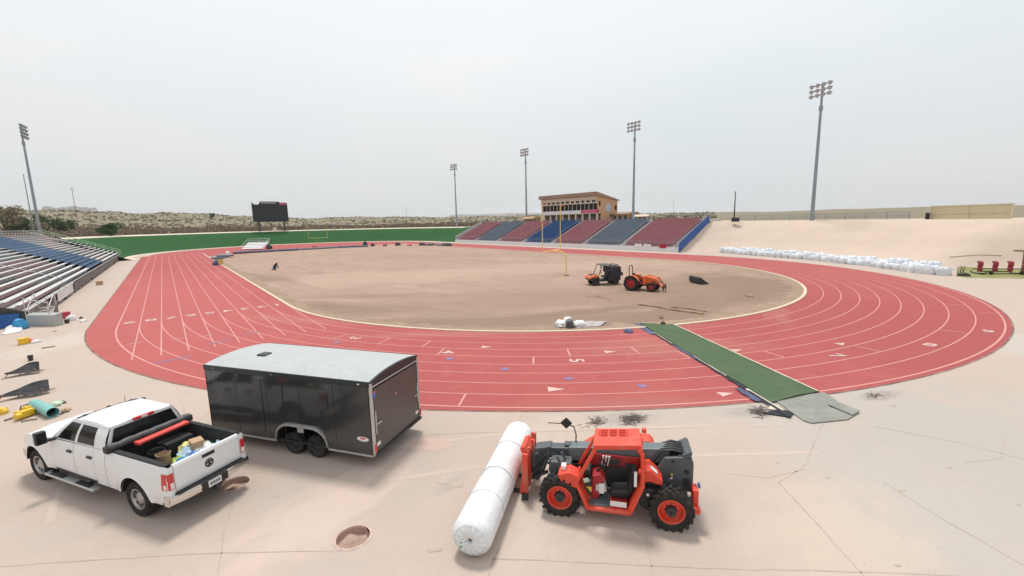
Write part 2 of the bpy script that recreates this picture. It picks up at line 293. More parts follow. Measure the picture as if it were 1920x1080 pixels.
def blob_noise(p, s=1.0, k=0): return (math.sin(p[0]*3.1*s+k)+math.sin(p[1]*2.7*s+1.3*k+p[2]*1.9*s)+math.sin(p[2]*3.7*s+p[0]*1.7*s+k*2.1))/3

# ------------------------------------------------------------------ the setting
TR, LW, TL = 27.72, 1.193, 100.0             # inner radius, lane width, straight length
R9 = TR+9*LW
def outer_off(i, q):                         # how far the red surface runs past the outermost line
    kind, t = q
    if kind == 'left': return 1.5
    if kind == 'near': return .25+1.25*max(0, 1-max(0, (t-180))/48.0)**1.2
    return .25
STN = []                                     # stations round the track: (fn r->point, q)
def stations():
    out = []
    for i in range(0, 41): y = TL*(1-i/40); out.append((lambda r, y=y: Vector((-r, y, 0)), ('left', y)))
    for i in range(1, 97): a = 180+180*i/96; out.append((lambda r, a=a: pol(r, a), ('near', a)))
    for i in range(1, 41): y = TL*i/40; out.append((lambda r, y=y: Vector((r, y, 0)), ('right', y)))
    for i in range(1, 64): a = 180*i/64; out.append((lambda r, a=a: pol(r, a, 0, TL), ('far', a)))
    return out
STN = stations()
def ring(r0, r1, z, name, m, sel=None, h=0):
    b = MB(); st = [s for s in STN if sel is None or sel(s[1])]
    rows = []
    for fn, q in st:
        a = r0(q) if callable(r0) else r0; c = r1(q) if callable(r1) else r1
        rows.append([fn(a)+Vector((0,0,z)), fn(c)+Vector((0,0,z))] if not h else [fn(a), fn(a)+Vector((0,0,h)), fn(c)+Vector((0,0,h)), fn(c)])
    if sel is None: rows.append(rows[0])
    b.grid(rows); return struct(b.build(name, m))
# concrete apron
b = MB(); n = 60; PITS = [(at(662, 1007), .36), (at(441, 907), .34)]
gx = lambda i: -75+150*i/n
gy = lambda j: -75+250*j/n
for j in range(n):
    for i in range(n):
        pit = [q for q in PITS if gx(i) <= q[0].x < gx(i+1) and gy(j) <= q[0].y < gy(j+1)]
        if not pit: b.quad((gx(i), gy(j), 0), (gx(i+1), gy(j), 0), (gx(i+1), gy(j+1), 0), (gx(i), gy(j+1), 0)); continue
        c, r = pit[0]; rows = []; m_ = 48       # a slab with a round opening
        for k in range(m_+1):
            a = 2*math.pi*k/m_; u, v = math.cos(a), math.sin(a)
            tx = ((gx(i+1) if u > 0 else gx(i))-c.x)/u if abs(u) > 1e-6 else 1e9; ty = ((gy(j+1) if v > 0 else gy(j))-c.y)/v if abs(v) > 1e-6 else 1e9
            t = min(tx, ty); rows.append([(c.x+u*r, c.y+v*r, 0), (c.x+u*t, c.y+v*t, 0)])
        b.grid(rows)
        for X, Y in ((i, j), (i+1, j), (i+1, j+1), (i, j+1)):
            a = math.atan2(gy(Y)-c.y, gx(X)-c.x) % (2*math.pi); k = int(a/(2*math.pi)*m_); b.add([rows[k][1], (gx(X), gy(Y), 0), rows[k+1][1]], [(0, 1, 2)])
struct(b.build('pavement', CONC))
# field
b = MB(); pts = [fn(TR-.02) for fn, q in STN]; ctr = Vector((0, 45, .006))
def dirt_end(x): return max(86.0, min(98.0, 95+.33*x))
inner = [(max(-TR, min(TR, p.x)), min(p.y, dirt_end(p.x)), .006) for p in pts]
poly = [p for i, p in enumerate(inner) if i == 0 or (Vector(p)-Vector(inner[i-1])).length > .01]
b.add([ctr]+poly, [(0, 1+i, 1+(i+1) % len(poly)) for i in range(len(poly))]); struct(b.build('dirt_field', DIRT))
# red end zone beyond the dirt
b = MB()
arc = [pol(TR-.02, 180*i/40, .006, TL) for i in range(41)]
poly = [(TR-.02, 98, .006)]+[tuple(p) for p in arc]+[(-TR+.02, 86, .006), (9.1, 98, .006)]
b.add(poly, [list(range(len(poly)))]); struct(b.build('end_zone_surface', TRACK))
ring(TR, lambda q: R9+outer_off(0, q), .008, 'running_track', TRACK)
ring(lambda q: R9+outer_off(0, q), lambda q: R9+outer_off(0, q)+.09, .004, 'track_edge_line', DARKEDGE, lambda q: q[0] in ('near', 'left'))  # thin dark line just outside the red surface
ring(TR-.22, TR+.02, 0, 'track_curb', CURB, lambda q: not (q[0] == 'far'), h=.06)
b = MB(); rows = []
for i, (fn, q) in enumerate(STN):
    if q[0] == 'far' or (q[0] in ('left', 'right') and q[1] > 80): continue
    for sub in range(1):
        wd = .75+.5*blob_noise((i*.7, i*.31, 0), 1, 2)+.35*math.sin(i*2.9)
        rows.append([fn(TR-.20)+Vector((0,0,.05)), fn(TR-.55)+Vector((0,0,.045)), fn(TR-.55-max(.2, wd))+Vector((0,0,.009))])
b.grid(rows); struct(b.build('dirt_edge', mat('dirt_edge', (.27, .19, .14), .95, noise=[(.5, .9, (.38, .275, .205)), (3, .7, (.20, .145, .10)), (9, .5, (.42, .31, .23))], bump=(5, .6, .05))))
# lane lines: one sheet of paint
b = MB()
for k in range(1, 10):
    r = TR+k*LW
    w_ = .032 if k < 9 else .045
    rows = [[fn(r-w_)+Vector((0,0,.013)), fn(r+w_)+Vector((0,0,.013))] for fn, q in STN]
    rows.append(rows[0]); b.grid(rows)
for k in range(0, 9):                         # the straight lanes run on past the curve's start
    r = TR+k*LW; b.quad((-r-.035, -10.8, .017), (-r+.035, -10.8, .017), (-r+.035, -.02, .017), (-r-.035, -.02, .017))
def radial(deg, k0, k1, w=.045):
    p0 = pol(TR+k0*LW, deg, .017); p1 = pol(TR+k1*LW, deg, .017); t = Vector((-math.sin(R(deg)), math.cos(R(deg)), 0))*w
    b.quad(p0-t, p0+t, p1+t, p1-t)
for d_, k0 in ((-140.5, 3), (-143, 2), (-131.8, 4), (-128.6, 3), (-122.5, 3), (-104, 6), (-92, 7), (-80, 8), (-76, 7), (-112, 5), (-135.8, 8), (-154, 2), (-148, 2), (-70, 8.0), (-119, 4)):
    radial(d_, k0+.04, k0+.96)
struct(b.build('lane_lines', LINE))
b = MB()
def tri(deg, kc, s, m=None, rot=0):
    c = pol(TR+kc*LW, deg, .017); rad = Vector((math.cos(R(deg)), math.sin(R(deg)), 0)); t = Vector((-rad.y, rad.x, 0))
    b.quad(c+t*s*.95, c-t*s*.7+rad*s*.62, c-t*s*.7-rad*s*.62)
for d_, kc in ((-136.5, 2.67), (-124.9, 3.57), (-120.7, 8.5), (-113.9, 4.56), (-104.3, 5.6)): tri(d_, kc, .36)
tri(-130.4, 7.55, .42)
for p in ((-34.55, -11.2), (-33.7, -9.3)): pass
for k in (8, 6.3, 5.2): b.quad(*[Vector((-TR-k*LW+dx, -6.2-.32*(9-k)+dy, .017)) for dx, dy in ((-.38, -.05), (.38, .13), (.38, .21), (-.38, .03))])
struct(b.build('exchange_zone_marks', WPAINT))
b = MB()
for d_, kc in ((-138.9, 4.46), (-133.9, 5.53), (-129.3, 6.56), (-124.9, 7.46), (-152.5, 3.4)):
    c = pol(TR+kc*LW, d_, .017); rad = Vector((math.cos(R(d_)), math.sin(R(d_)), 0)); t = Vector((-rad.y, rad.x, 0))
    b.quad(c+t*.22, c+rad*.2+t*.02, c-t*.2+rad*.12, c-t*.2-rad*.16, c-rad*.16)
for (x, y, l) in ((-35.6, -12.3, 1.5), (-33.4, -9.8, 1.1), (-31.6, -8.6, .9)):
    b.quad((x-l/2, y-.12, .017), (x+l/2, y+.14, .017), (x+l/2, y+.32, .017), (x-l/2, y+.05, .017))
struct(b.build('blue_zone_marks', BPAINT))
# lane numerals, painted flat on the rubber
def digit_mesh(b, ch, c, ang, h, z=.021, wx=1.15):
    cu = bpy.data.curves.new('n', 'FONT'); cu.body = ch; cu.size = 1.0; cu.align_x = 'CENTER'; cu.align_y = 'CENTER'; cu.offset = .022; cu.resolution_u = 3
    o = bpy.data.objects.new('n', cu); scene.collection.objects.link(o); bpy.context.view_layer.update()
    me = o.evaluated_get(bpy.context.evaluated_depsgraph_get()).to_mesh()
    s = h/.72; ca, sa = math.cos(ang), math.sin(ang)
    vs = [(c[0]+(v.co.x*ca*wx-v.co.y*sa)*s, c[1]+(v.co.x*sa*wx+v.co.y*ca)*s, z) for v in me.vertices]
    b.add(vs, [list(p.vertices) for p in me.polygons])
    bpy.data.objects.remove(o); bpy.data.curves.remove(cu)
b = MB()
for i in range(9):
    digit_mesh(b, str(9-i) , (-TR-(8.5-i)*LW, 1.4), math.pi, .85, wx=1.3)
for ch, d_, kc in (('3', -152, 2.49), ('4', -139.8, 3.6), ('5', -128.3, 4.6), ('7', -108, 6.55), ('8', -98.8, 7.54), ('9', -90, 8.5)):
    digit_mesh(b, ch, pol(TR+kc*LW, d_), R(d_), .70, wx=1.1)
struct(b.build('lane_numbers', WPAINT))
# pavement joints, patches
b = MB()
def strip(b, pts, w, z=.004):
    pts = [Vector((p.x, p.y, z)) for p in pts]; rows = []
    for i, p in enumerate(pts):
        t = (pts[min(i+1, len(pts)-1)]-pts[max(i-1, 0)]).normalized(); l = Vector((-t.y, t.x, 0))*w/2; rows.append([p-l, p+l])
    b.grid(rows)
J = [[(801,772),(772,826)],[(977,771),(976,803)],[(1121,775),(1137,800)],[(1408,795),(1330,799),(1195,806),(1000,810),(880,812),(760,818)],
     [(1572,757),(1540,800),(1508,874),(1460,905)],[(1460,905),(1530,980),(1625,1085)],[(1655,902),(1690,925),(1780,980),(1925,1063)],[(438,935),(420,1000),(408,1085)],
     [(0,1062),(180,1050),(420,1036),(640,1034)],[(920,1047),(1100,1055),(1300,1065),(1600,1072),(1925,1085)],[(1207,975),(1216,1030),(1228,1085)],[(935,1030),(925,1050),(916,1085)],
     [(1360,888),(1440,896),(1510,880)],[(1885,815),(1876,860),(1810,868)],[(0,645),(60,652),(100,650)],[(330,720),(345,765),(345,790)],[(395,770),(360,800)],[(1640,800),(1800,830),(1925,862)],[(590,760),(577,790)],[(820,905),(868,915)]]
for pl in J:
    Q = [at(*p) for p in pl]; W_ = []
    for a, c in zip(Q, Q[1:]):
        n_ = max(2, int((c-a).length/.35)); W_ += [a.lerp(c, i/n_)+Vector((random.uniform(-.012, .012), random.uniform(-.012, .012), 0)) for i in range(n_)]
    strip(b, W_+[Q[-1]], .024)
struct(b.build('pavement_joints', JOINT))
def patch(name, pts, m, z=.003):
    b = MB(); P = [at(*p) for p in pts]; c = sum(P, Vector())/len(P); out = []
    n = 40
    for i in range(n):
        f = i/n*len(P); k = int(f); t = f-k; t = t*t*(3-2*t); q = P[k % len(P)].lerp(P[(k+1) % len(P)], t)
        out.append(c+(q-c)*(1+.07*math.sin(i*2.3)+.05*math.sin(i*5.1)))
    b.add([(c.x, c.y, z)]+[(q.x, q.y, z) for q in out], [(0, 1+i, 1+(i+1) % n) for i in range(n)]); return struct(b.build(name, m))
patch('pavement_stain', [(770,822),(840,822),(848,836),(820,846),(768,842)], CONC2)
patch('pavement_stain', [(835,905),(868,900),(868,912),(842,916)], JOINT, .005)
patch('pavement_stain', [(800,1030),(830,1028),(826,1034),(803,1036)], JOINT, .005)
for (x, y, s) in ((1690,920,9),(1780,876,6),(1458,868,5),(1552,895,6),(1683,1060,8),(1910,946,6),(1333,1010,4),(1640,742,9),(1650,745,6),(1030,1046,3),(520,930,4),(1675,760,7)):
    patch('pavement_stain', [(x-s,y),(x,y-s*.3),(x+s,y+s*.1),(x,y+s*.4)], JOINT, .005)
TMARK = mat('tyre_mark', (.44, .365, .318), .9, noise=[(.5, 1.0, (.505, .418, .362), (1, 1, 1), (.30, .52)), (4, .9, (.505, .418, .362))])
b = MB()
for px, gap in (([(60,905),(20,960),(0,1010)], 1.5), ([(720,870),(860,850),(1010,830),(1300,825),(1500,820)], 1.7)):
    P = [at(*p) for p in px]; Q = []
    for i in range(len(P)-1):
        a, c = P[i], P[i+1]
        for k in range(8): Q.append(a.lerp(c, k/8))
    Q.append(P[-1])
    for it in range(3): Q = [Q[0]]+[(Q[i-1]+Q[i]*2+Q[i+1])/4 for i in range(1, len(Q)-1)]+[Q[-1]]
    for s_ in (-.5, .5):
        off = []
        for i, q in enumerate(Q):
            t = (Q[min(i+1, len(Q)-1)]-Q[max(i-1, 0)]).normalized(); off.append(q+Vector((-t.y, t.x, 0))*gap*s_)
        strip(b, off, .17, .0025)
struct(b.build('tyre_marks', TMARK))
b = MB(); rnd = random.Random(8)
for i in range(900):
    p = at(rnd.uniform(-40, 1960), 760+rnd.random()*340); s_ = rnd.uniform(.005, .016); h = s_*rnd.uniform(.5, 1)
    if abs((p-at(662, 1007)).length) < .5 or abs((p-at(441, 907)).length) < .5: continue
    a = rnd.uniform(0, 6.28); q = [p+Vector((math.cos(a+k*2.09)*s_*rnd.uniform(.6, 1.3), math.sin(a+k*2.09)*s_, 0)) for k in range(3)]+[p+Vector((0, 0, h))]
    b.add(q, [(0, 1, 3), (1, 2, 3), (2, 0, 3)])
o = b.build('grit', mat('grit', (.36, .30, .26), .9, noise=[(3, .9, (.48, .40, .35))])); o['kind'] = 'stuff'
# furrow
def ridge(px, w, h, name, m, label, cat, wob=.1):
    P = [at(*p) for p in px]; Q = []
    for i in range(len(P)-1):
        for k in range(6): Q.append(P[i].lerp(P[i+1], k/6))
    Q.append(P[-1]); rows = []
    for i, p in enumerate(Q):
        t = (Q[min(i+1, len(Q)-1)]-Q[max(i-1, 0)]).normalized(); l = Vector((-t.y, t.x, 0)); e = math.sin(math.pi*i/(len(Q)-1))**.4
        hh = h*e*(.7+.5*random.random()); ww = w*(.8+.4*random.random())*max(e, .2)
        rows.append([p-l*ww, p-l*ww*.4+Vector((0,0,hh)), p+l*ww*.35+Vector((0,0,hh*.9)), p+l*ww])
    b = MB(); b.grid(rows); return tag(b.build(name, m, smooth=50), label, cat)

# banks -------------------------------------------------------------
def bank(name, m, foot, top, rows=8, bulge=0.0, noise=.08, kind=True):
    b = MB(); g = []
    for j in range(rows+1):
        t = j/rows; tt = t*t*(3-2*t)*.35+t*.65
        g.append([f.lerp(q, t)*1.0+Vector((0, 0, (q.z-f.z)*(tt-t)+noise*blob_noise((f.x*.25, f.y*.25, t*6), 1, 1)*math.sin(math.pi*t))) for f, q in zip(foot, top)])
    b.grid(g); o = b.build(name, m, smooth=60); return struct(o) if kind else o
# right-hand berm, foot follows the bag row
BA = [0-2*i for i in range(0, 25)]
def tab(x, T):
    T = sorted(T)
    if x <= T[0][0]: return T[0][1]
    for (a, u), (c, v) in zip(T, T[1:]):
        if x <= c: return u+(v-u)*(x-a)/(c-a)
    return T[-1][1]
def berm_r(a): return tab(a, [(12, 44.3), (8, 44.3), (3, 47.4), (-2, 49.6), (-20, 49.8), (-33, 50.2), (-37, 51.2), (-40, 56.5), (-48, 60)])
def berm_t(a): return tab(a, [(12, 59.4), (-30, 59.6), (-40, 61.5), (-48, 66)])
bfoot = [Vector((43.4, 6.46, -.02)), Vector((44.6, 5.2, -.02)), Vector((46.4, 3.4, -.02)), Vector((48.4, 1.6, -.02))]+[pol(berm_r(a), a, -.02) for a in BA]; btop = [Vector((55.4, 6.46, 5.8)), Vector((56.6, 5.2, 5.7)), Vector((58.0, 3.6, 5.64)), Vector((59.0, 1.8, 5.62))]+[pol(berm_t(a), a, 5.62) for a in BA]
for k in range(1, 12):
    bfoot.append(bfoot[28]+Vector((.35, -1, 0)).normalized()*k*5); btop.append(btop[28]+Vector((.35, -1, 0)).normalized()*k*5)
bank('embankment', BERM, bfoot, btop, 10, noise=.25)
b = MB(); b.grid([btop, [p+Vector((p.x, p.y, 0)).normalized()*9+Vector((0,0,.03)) for p in btop]]); struct(b.build('embankment_top', BERM))
# green bank at the far end with pale path on top
GA = [198-4*i for i in range(0, 50)]
gfoot = [pol(43.0, a, -.02, TL) for a in GA]+[Vector((43.2, 95, -.02)), Vector((43.3, 90.0, -.02))]; gtop = [pol(53.8, a, 4.7, TL) for a in GA]+[Vector((54.4, 95, 5.2)), Vector((54.6, 90.0, 5.6))]
bank('green_bank', GRASSB, gfoot, gtop, 8, noise=.15)
b = MB(); b.grid([gtop[:len(GA)], [pol(54.6, a, 4.9, TL) for a in GA], [pol(59.5, a, 5.0, TL) for a in GA]]); struct(b.build('rim_path', RIM))
b = MB(); b.grid([[pol(41.6, a, .006, TL) for a in GA], [pol(43.3, a, .03, TL) for a in GA]]); struct(b.build('bank_foot_strip', CURB))
# earth under the left bleachers
b = MB(); lf = [Vector((-46, -30+10*i, -.02)) for i in range(14)]; lt = [Vector((-57, -30+10*i, 4.6)) for i in range(14)]
bank('side_bank', BERM, [p for p in lf if p.y > 0]+[Vector((-46, 100, 0))], [p for p in lt if p.y > 0]+[Vector((-57, 100, 4.6))], 6)
# desert: polar sheet from the rim to the horizon
def desert_h(th, d):                          # d = metres beyond the rim
    az = math.degrees(th)
    base = 4.7+.3*math.sin(d*.05)
    pk = [(-180, 8), (-20, 8), (30, 11), (57, 15), (78, 19), (92, 29), (104, 38), (130, 34), (180, 10)]
    ridge_ = 10
    for (a0, h0), (a1, h1) in zip(pk, pk[1:]):
        if a0 <= ((az+180) % 360)-180 <= a1: ridge_ = h0+(h1-h0)*((((az+180) % 360)-180)-a0)/(a1-a0)
    ridge_ *= 1+.05*math.sin(th*17+.3)+.04*math.sin(th*41)+.03*math.sin(th*83)
    up = max(0, min(1, (d-40)/760)); up = up*up*(3-2*up)*.55+up*.45
    return base+ridge_*up*(1 if d < 900 else max(.4, 1-(d-900)/4000))+.35*math.sin(d*.03+th*23)*min(1, d/60)
b = MB(); rows = []; NTH = 240
ds = [0, 6, 14, 25, 40, 60, 85, 120, 160, 210, 270, 340, 420, 520, 640, 780, 950, 1300, 1900, 3000, 4200, 5200]
def rim_pt(th):
    # rounded-rectangle outline of the bowl's rim about (0,50)
    c, s = math.cos(th), math.sin(th); ax, ay, n = 60.5, 109.0, 3.0
    r = 1/((abs(c)/ax)**n+(abs(s)/ay)**n)**(1/n); return r
for d in ds:
    row = []
    for i in range(NTH+1):
        th = 2*math.pi*i/NTH; r = rim_pt(th)+d; x, y = r*math.cos(th), 50+r*math.sin(th)
        z = desert_h(th, d) if d > 0 else 4.7
        if math.sin(th) < -.55 : z = min(z, 2.0+(d/200 if d < 4000 else 20))*1.0 if d > 0 else 0
        row.append((x, y, z))
    rows.append(row)
b.grid(rows); struct(b.build('desert_terrain', DESERT, smooth=60))
# distant mesas
def mesa(px0, px1, dist, h, name='mesa'):
    b = MB(); rows = []; n = 40
    for j, (tt, dz) in enumerate(((0, -20), (.10, h*.45), (.22, h*.62), (.27, h), (.6, h*1.02), (1, h*.2))):
        rows.append([far(px0+(px1-px0)*i/n, dist+tt*900, dz*(1+.03*math.sin(i*.35)+.015*math.sin(i*.9))*min(1, .3+1.9*math.sin(math.pi*i/n)) if dz > 0 else dz) for i in range(n+1)])
    b.grid(rows); struct(b.build(name, MESA, smooth=40))
mesa(70, 200, 3400, 146); mesa(820, 1060, 4200, 88); 

# ------------------------------------------------------------------ vegetation
def leaves(b, c, rad, n, s, seed):
    rnd = random.Random(seed)
    lumps = [(Vector((rnd.uniform(-.75, .75)*rad[0], rnd.uniform(-.75, .75)*rad[1], rnd.uniform(-.55, .75)*rad[2])), rnd.uniform(.3, .6)) for _ in range(11)]
    for i in range(n):
        l, q = lumps[i % len(lumps)]
        d = Vector((rnd.gauss(0, 1), rnd.gauss(0, 1), rnd.gauss(0, 1))).normalized()*(rnd.random()**.4)
        p = Vector(c)+l+Vector((d.x*rad[0], d.y*rad[1], d.z*rad[2]))*q
        a = Vector((rnd.gauss(0, 1), rnd.gauss(0, 1), rnd.gauss(0, 1))).normalized(); e = a.orthogonal().normalized(); k = s*rnd.uniform(.6, 1.5)
        f = a.cross(e); b.add([p-e*k, p+f*k*.6, p+e*k, p-f*k*.6], [(0, 1, 2, 3)])
def tree(name, loc, w_, h, n, s, seed, label, cat, m, group=None, trunkf=.3):
    r = empty(name, loc, 0, label, cat, group)
    t = MB(); rnd = random.Random(seed)
    t.tube([(0,0,-.3), (.03*w_, 0, h*trunkf*.6), (0, .03*w_, h*.6)], [w_*.045, w_*.035, w_*.015], 7)
    for k in range(5):
        a = rnd.uniform(0, 6.28); t.tube([(0,0,h*.2), (math.cos(a)*w_*.16, math.sin(a)*w_*.16, h*.45), (math.cos(a)*w_*.33, math.sin(a)*w_*.33, h*rnd.uniform(.5, .8))], [w_*.025, w_*.018, w_*.006], 5)
    t.build('trunk', BARK, r)
    b = MB(); leaves(b, (0, 0, h*(.5+trunkf*.3)), (w_/2, w_/2, h*.5*(1-trunkf*.5)), n, s, seed); b.build('crown', m, r); return r
def ground_at(p): # height of the desert sheet under a point
    x, y = p.x, p.y-50; th = math.atan2(y, x); d = math.hypot(x, y)-rim_pt(th); return desert_h(th, max(d, 0))
def on_desert(px, dist):
    p = far(px, dist, 0); p.z = ground_at(p); return p
TREES = [(203, 172, 5.2, 3.7, 2400, .17, LEAFD, 'round dark green bush standing alone behind the pale rim path'),
 (97, 230, 8, 7.6, 1500, .3, LEAF, 'green bushy tree just right of the tall left floodlight pole'),
 (60, 245, 8, 7.2, 1300, .3, LEAF, 'green tree right behind the tall left floodlight pole'),
 (33, 215, 6.5, 6.2, 1300, .28, LEAF, 'green tree in the thicket between the floodlight pole and the picture edge'),
 (8, 190, 9, 8.6, 1500, .3, SAGE, 'tall grey-green tree, leftmost in the thicket above the bleachers'),
 (125, 260, 6, 5.8, 900, .28, LEAF, 'small green tree at the right end of the left thicket'),
 (78, 205, 5.5, 4.4, 900, .25, SAGE, 'low dull bush at the foot of the left thicket'),
 (400, 470, 4, 7.4, 500, .35, LEAFD, 'lone dark juniper poking above the ridge, left of the scoreboard')]
for i, (px, d, w_, h, n, s, m, lb) in enumerate(TREES):
    tree('juniper_tree' if h > 4.6 else 'bush', on_desert(px, d), w_, h, n, s, 30+i, lb, 'tree' if h > 4.6 else 'bush', m)
# scattered scrub over the desert: nobody could count it
b = MB(); rnd = random.Random(5)
for i in range(3600):
    px = rnd.uniform(-60, 1340); d = 200+rnd.random()**1.2*640
    p = on_desert(px, d); s = rnd.uniform(.4, 1.15)*(1+d/900)
    for k in range(5):
        o = Vector((rnd.gauss(0, .5), rnd.gauss(0, .5), rnd.uniform(.05, .55)))*s; a = Vector((rnd.gauss(0, 1), rnd.gauss(0, 1), rnd.gauss(0, 1))).normalized(); e = a.orthogonal(); f = a.cross(e)
        q = p+o; b.add([q-e*s*.5, q+f*s*.4, q+e*s*.5, q-f*s*.4], [(0, 1, 2, 3)])
b2 = b.build('scrub', SAGE); b2['kind'] = 'stuff'
b = MB()
for i in range(5000):                         # brown brush along the fence behind the rim
    px = rnd.uniform(-80, 1000); d = 8+rnd.random()**1.3*(120 if px < 620 else 60); c = far(px, 150, 0)
    # walk out along the ray to the rim then beyond it
    dirv = (c-CAM_POS); dirv.z = 0; dirv.normalize(); t = 60
    while t < 400:
        q = CAM_POS+dirv*t; x, y = q.x, q.y-50
        if math.hypot(x, y) > rim_pt(math.atan2(y, x))+d: break
        t += 3
    q = CAM_POS+dirv*t; q.z = ground_at(q); s = rnd.uniform(.5, 1.25)
    for k in range(5):
        o = Vector((rnd.gauss(0, .6), rnd.gauss(0, .6), rnd.uniform(.0, 1.3)))*s; a = Vector((rnd.gauss(0, 1), rnd.gauss(0, 1), rnd.gauss(0, .5))).normalized(); e = a.orthogonal().normalized(); f = a.cross(e)
        g = q+o; b.add([g-e*s*.45, g+f*s*.45, g+e*s*.45, g-f*s*.45], [(0, 1, 2, 3)])
b3 = b.build('brush', BRUSH); b3['kind'] = 'stuff'
# weeds beside the track
def weed(loc, n, s, seed, label):
    b = MB(); rnd = random.Random(seed)
    for i in range(n):
        a = rnd.uniform(0, 6.28); l = s*rnd.uniform(.4, 1.2); o = Vector((rnd.gauss(0, s*.55), rnd.gauss(0, s*.32), 0))
        t = Vector((math.cos(a), math.sin(a), rnd.uniform(0, .07))); q = o+t*l; sd = Vector((-t.y, t.x, 0))*.010
        m = o+t*l*.5+Vector((0,0,.012)); b.add([o-sd, o+sd, m+sd*.9, q, m-sd*.9], [(0, 1, 2, 4), (4, 2, 3)])
    return tag(b.build('weed', WEED, loc=loc), label, 'weed', None)
weed(at(1185, 786), 170, .36, 1, 'dark dry weed clump at the track edge behind the telehandler')
weed(at(1120, 791), 60, .34, 2, 'thin dry weed just left of the big clump behind the telehandler')
weed(at(1425, 772), 110, .34, 3, 'dark dry weed clump beside the near left corner of the turf runner')
weed(at(1640, 742), 50, .22, 4, 'small dark weed on the pavement right of the grey rubber sheets')

# ------------------------------------------------------------------ grandstand, right
GX, GT = 43.4, 54.5
SY = [(6.9, 7.6), (19.6, 20.5), (30.8, 31.6), (42.4, 41.9), (54.2, 53.4), (65.4, 66.2), (77.0, 78.2), (89.5, 89.0)]
SY = [(a+b_)/2 for a, b_ in SY]
gs = empty('grandstand', (GX, 48, 0), 0, 'stepped grandstand of maroon, slate and blue seating below the press box', 'grandstand')
NR = 17; Z0, Z1 = 1.15, 6.1
def gloc(p): return (p[0]-GX, p[1]-48, p[2])
cols = [MAROON, SLATE, MAROON, BLUES, MAROON, SLATE, MAROON]
dx = (GT-GX)/NR; dz = (Z1-Z0)/NR
for i in range(7):
    y0, y1 = SY[i]+.75, SY[i+1]-.75; m = cols[i] if i != 3 else BLUES
    b = MB()
    for k in range(NR):
        x = GX+k*dx; z = Z0+k*dz
        b.box(gloc((x+dx/2, (y0+y1)/2, z-.12)), (dx, y1-y0, .24+.02))
        b.box(gloc((x+dx*.62, (y0+y1)/2, z+.40)), (.30, y1-y0, .05))
        b.box(gloc((x+dx*.82, (y0+y1)/2, z+.62)), (.05, y1-y0, .34))
    o = b.build('seating_section', m, gs)
    o['label'] = {3: 'bright blue seating section in the middle'}.get(i, 'slate seating section' if m is SLATE else 'maroon seating section')
for i in range(8):
    b = MB(); y = SY[i]
    for k in range(NR*2):
        x = GX+k*dx/2; z = Z0+k*dz/2
        b.box(gloc((x+dx/4, y, z-.15)), (dx/2, 1.5, .30))
    for k in (0, 5, 10, 15):
        x = GX+k*dx; z = Z0+k*dz
    b.build('aisle_stair', STEP, gs)
    r = MB(); r.tube([gloc((GX+.3, y, Z0)), gloc((GX+.3, y, Z0+.95)), gloc((GT-.3, y, Z1+.95)), gloc((GT-.3, y, Z1))], .035, 5); r.build('handrail', GALV, gs)
b = MB(); b.box(gloc((GX-.15, (SY[0]+SY[7])/2, .45)), (.3, SY[7]-SY[0]+1.5, .9)); b.build('front_wall', WBAND, gs)
b = MB()
for z in (1.35, 1.75, 2.05): b.box(gloc((GX-.1, (SY[0]+SY[7])/2, z)), (.045, SY[7]-SY[0]+1.4, .05))
for i in range(43): b.box(gloc((GX-.1, SY[0]+i*(SY[7]-SY[0])/42, 1.48)), (.05, .05, 1.16))
b.build('front_railing', GALV, gs)
b = MB(); b.prism([(-.1, .0), (-.1, 1.9), (GT-GX, Z1+1.05), (GT-GX, Z1-.5)], SY[0]-.85-48, SY[0]-.80-48, 'y'); b.build('side_panel', BLUEP, gs)
b = MB(); b.prism([(-.1, .9), (-.1, 2.1), (GT-GX, Z1+1.0), (GT-GX, Z1)], SY[7]+.8-48, SY[7]+.85-48, 'y'); b.build('side_panel', STEP, gs)
b = MB(); b.prism([(0, 0), (0, Z0-.3), (GT-GX, Z1-.3), (GT-GX+1.5, Z1-.3), (GT-GX+1.5, 0)], SY[0]-.7-48, SY[7]+.7-48, 'y'); b.build('concrete_base', CURB, gs)
b = MB(); b.box(gloc((GT+2.6, 48, Z1-.25)), (5.2, SY[7]-SY[0]+1.5, .5)); b.build('concourse_slab', STEP, gs)
b = MB()
for z in (.5, 1.05): b.box(gloc((GT+.1, 48, Z1+z)), (.05, SY[7]-SY[0]+1.4, .06))
for i in range(43): b.box(gloc((GT+.1, SY[0]+i*(SY[7]-SY[0])/42, Z1+.5)), (.05, .05, 1.1))
b.build('top_railing', GALV, gs)
b = MB(); b.box(gloc((GX-.9, SY[0]-1.3, .9)), (1.6, .1, 1.6), rz=.5); b.build('ramp_panel', BLUEP, gs)
def banner(y0, y1, m, label):
    b = MB(); b.box((0, 0, .5), (.06, y1-y0, .75)); o = b.build('banner', m, loc=(GX-.36, (y0+y1)/2, .55)); return tag(o, label, 'banner')
banner(12.6, 14.4, WBAND, 'white banner on the grandstand front rail, right one of the white pair')
banner(14.8, 16.6, WBAND, 'white banner on the grandstand front rail, left one of the white pair')
banner(9.2, 10.6, REDB, 'small dark red banner at the right end of the grandstand front wall')

# press box ------------------------------------------------------------
PB = Vector((59.2, 51.0, 6.0)); pb = empty('press_box', PB, 0, 'tan press box with a row of dark windows and white band above the grandstand', 'building')
W2 = 11.2; D = 7.4
def P_(x, y, z): return (x, y, z)
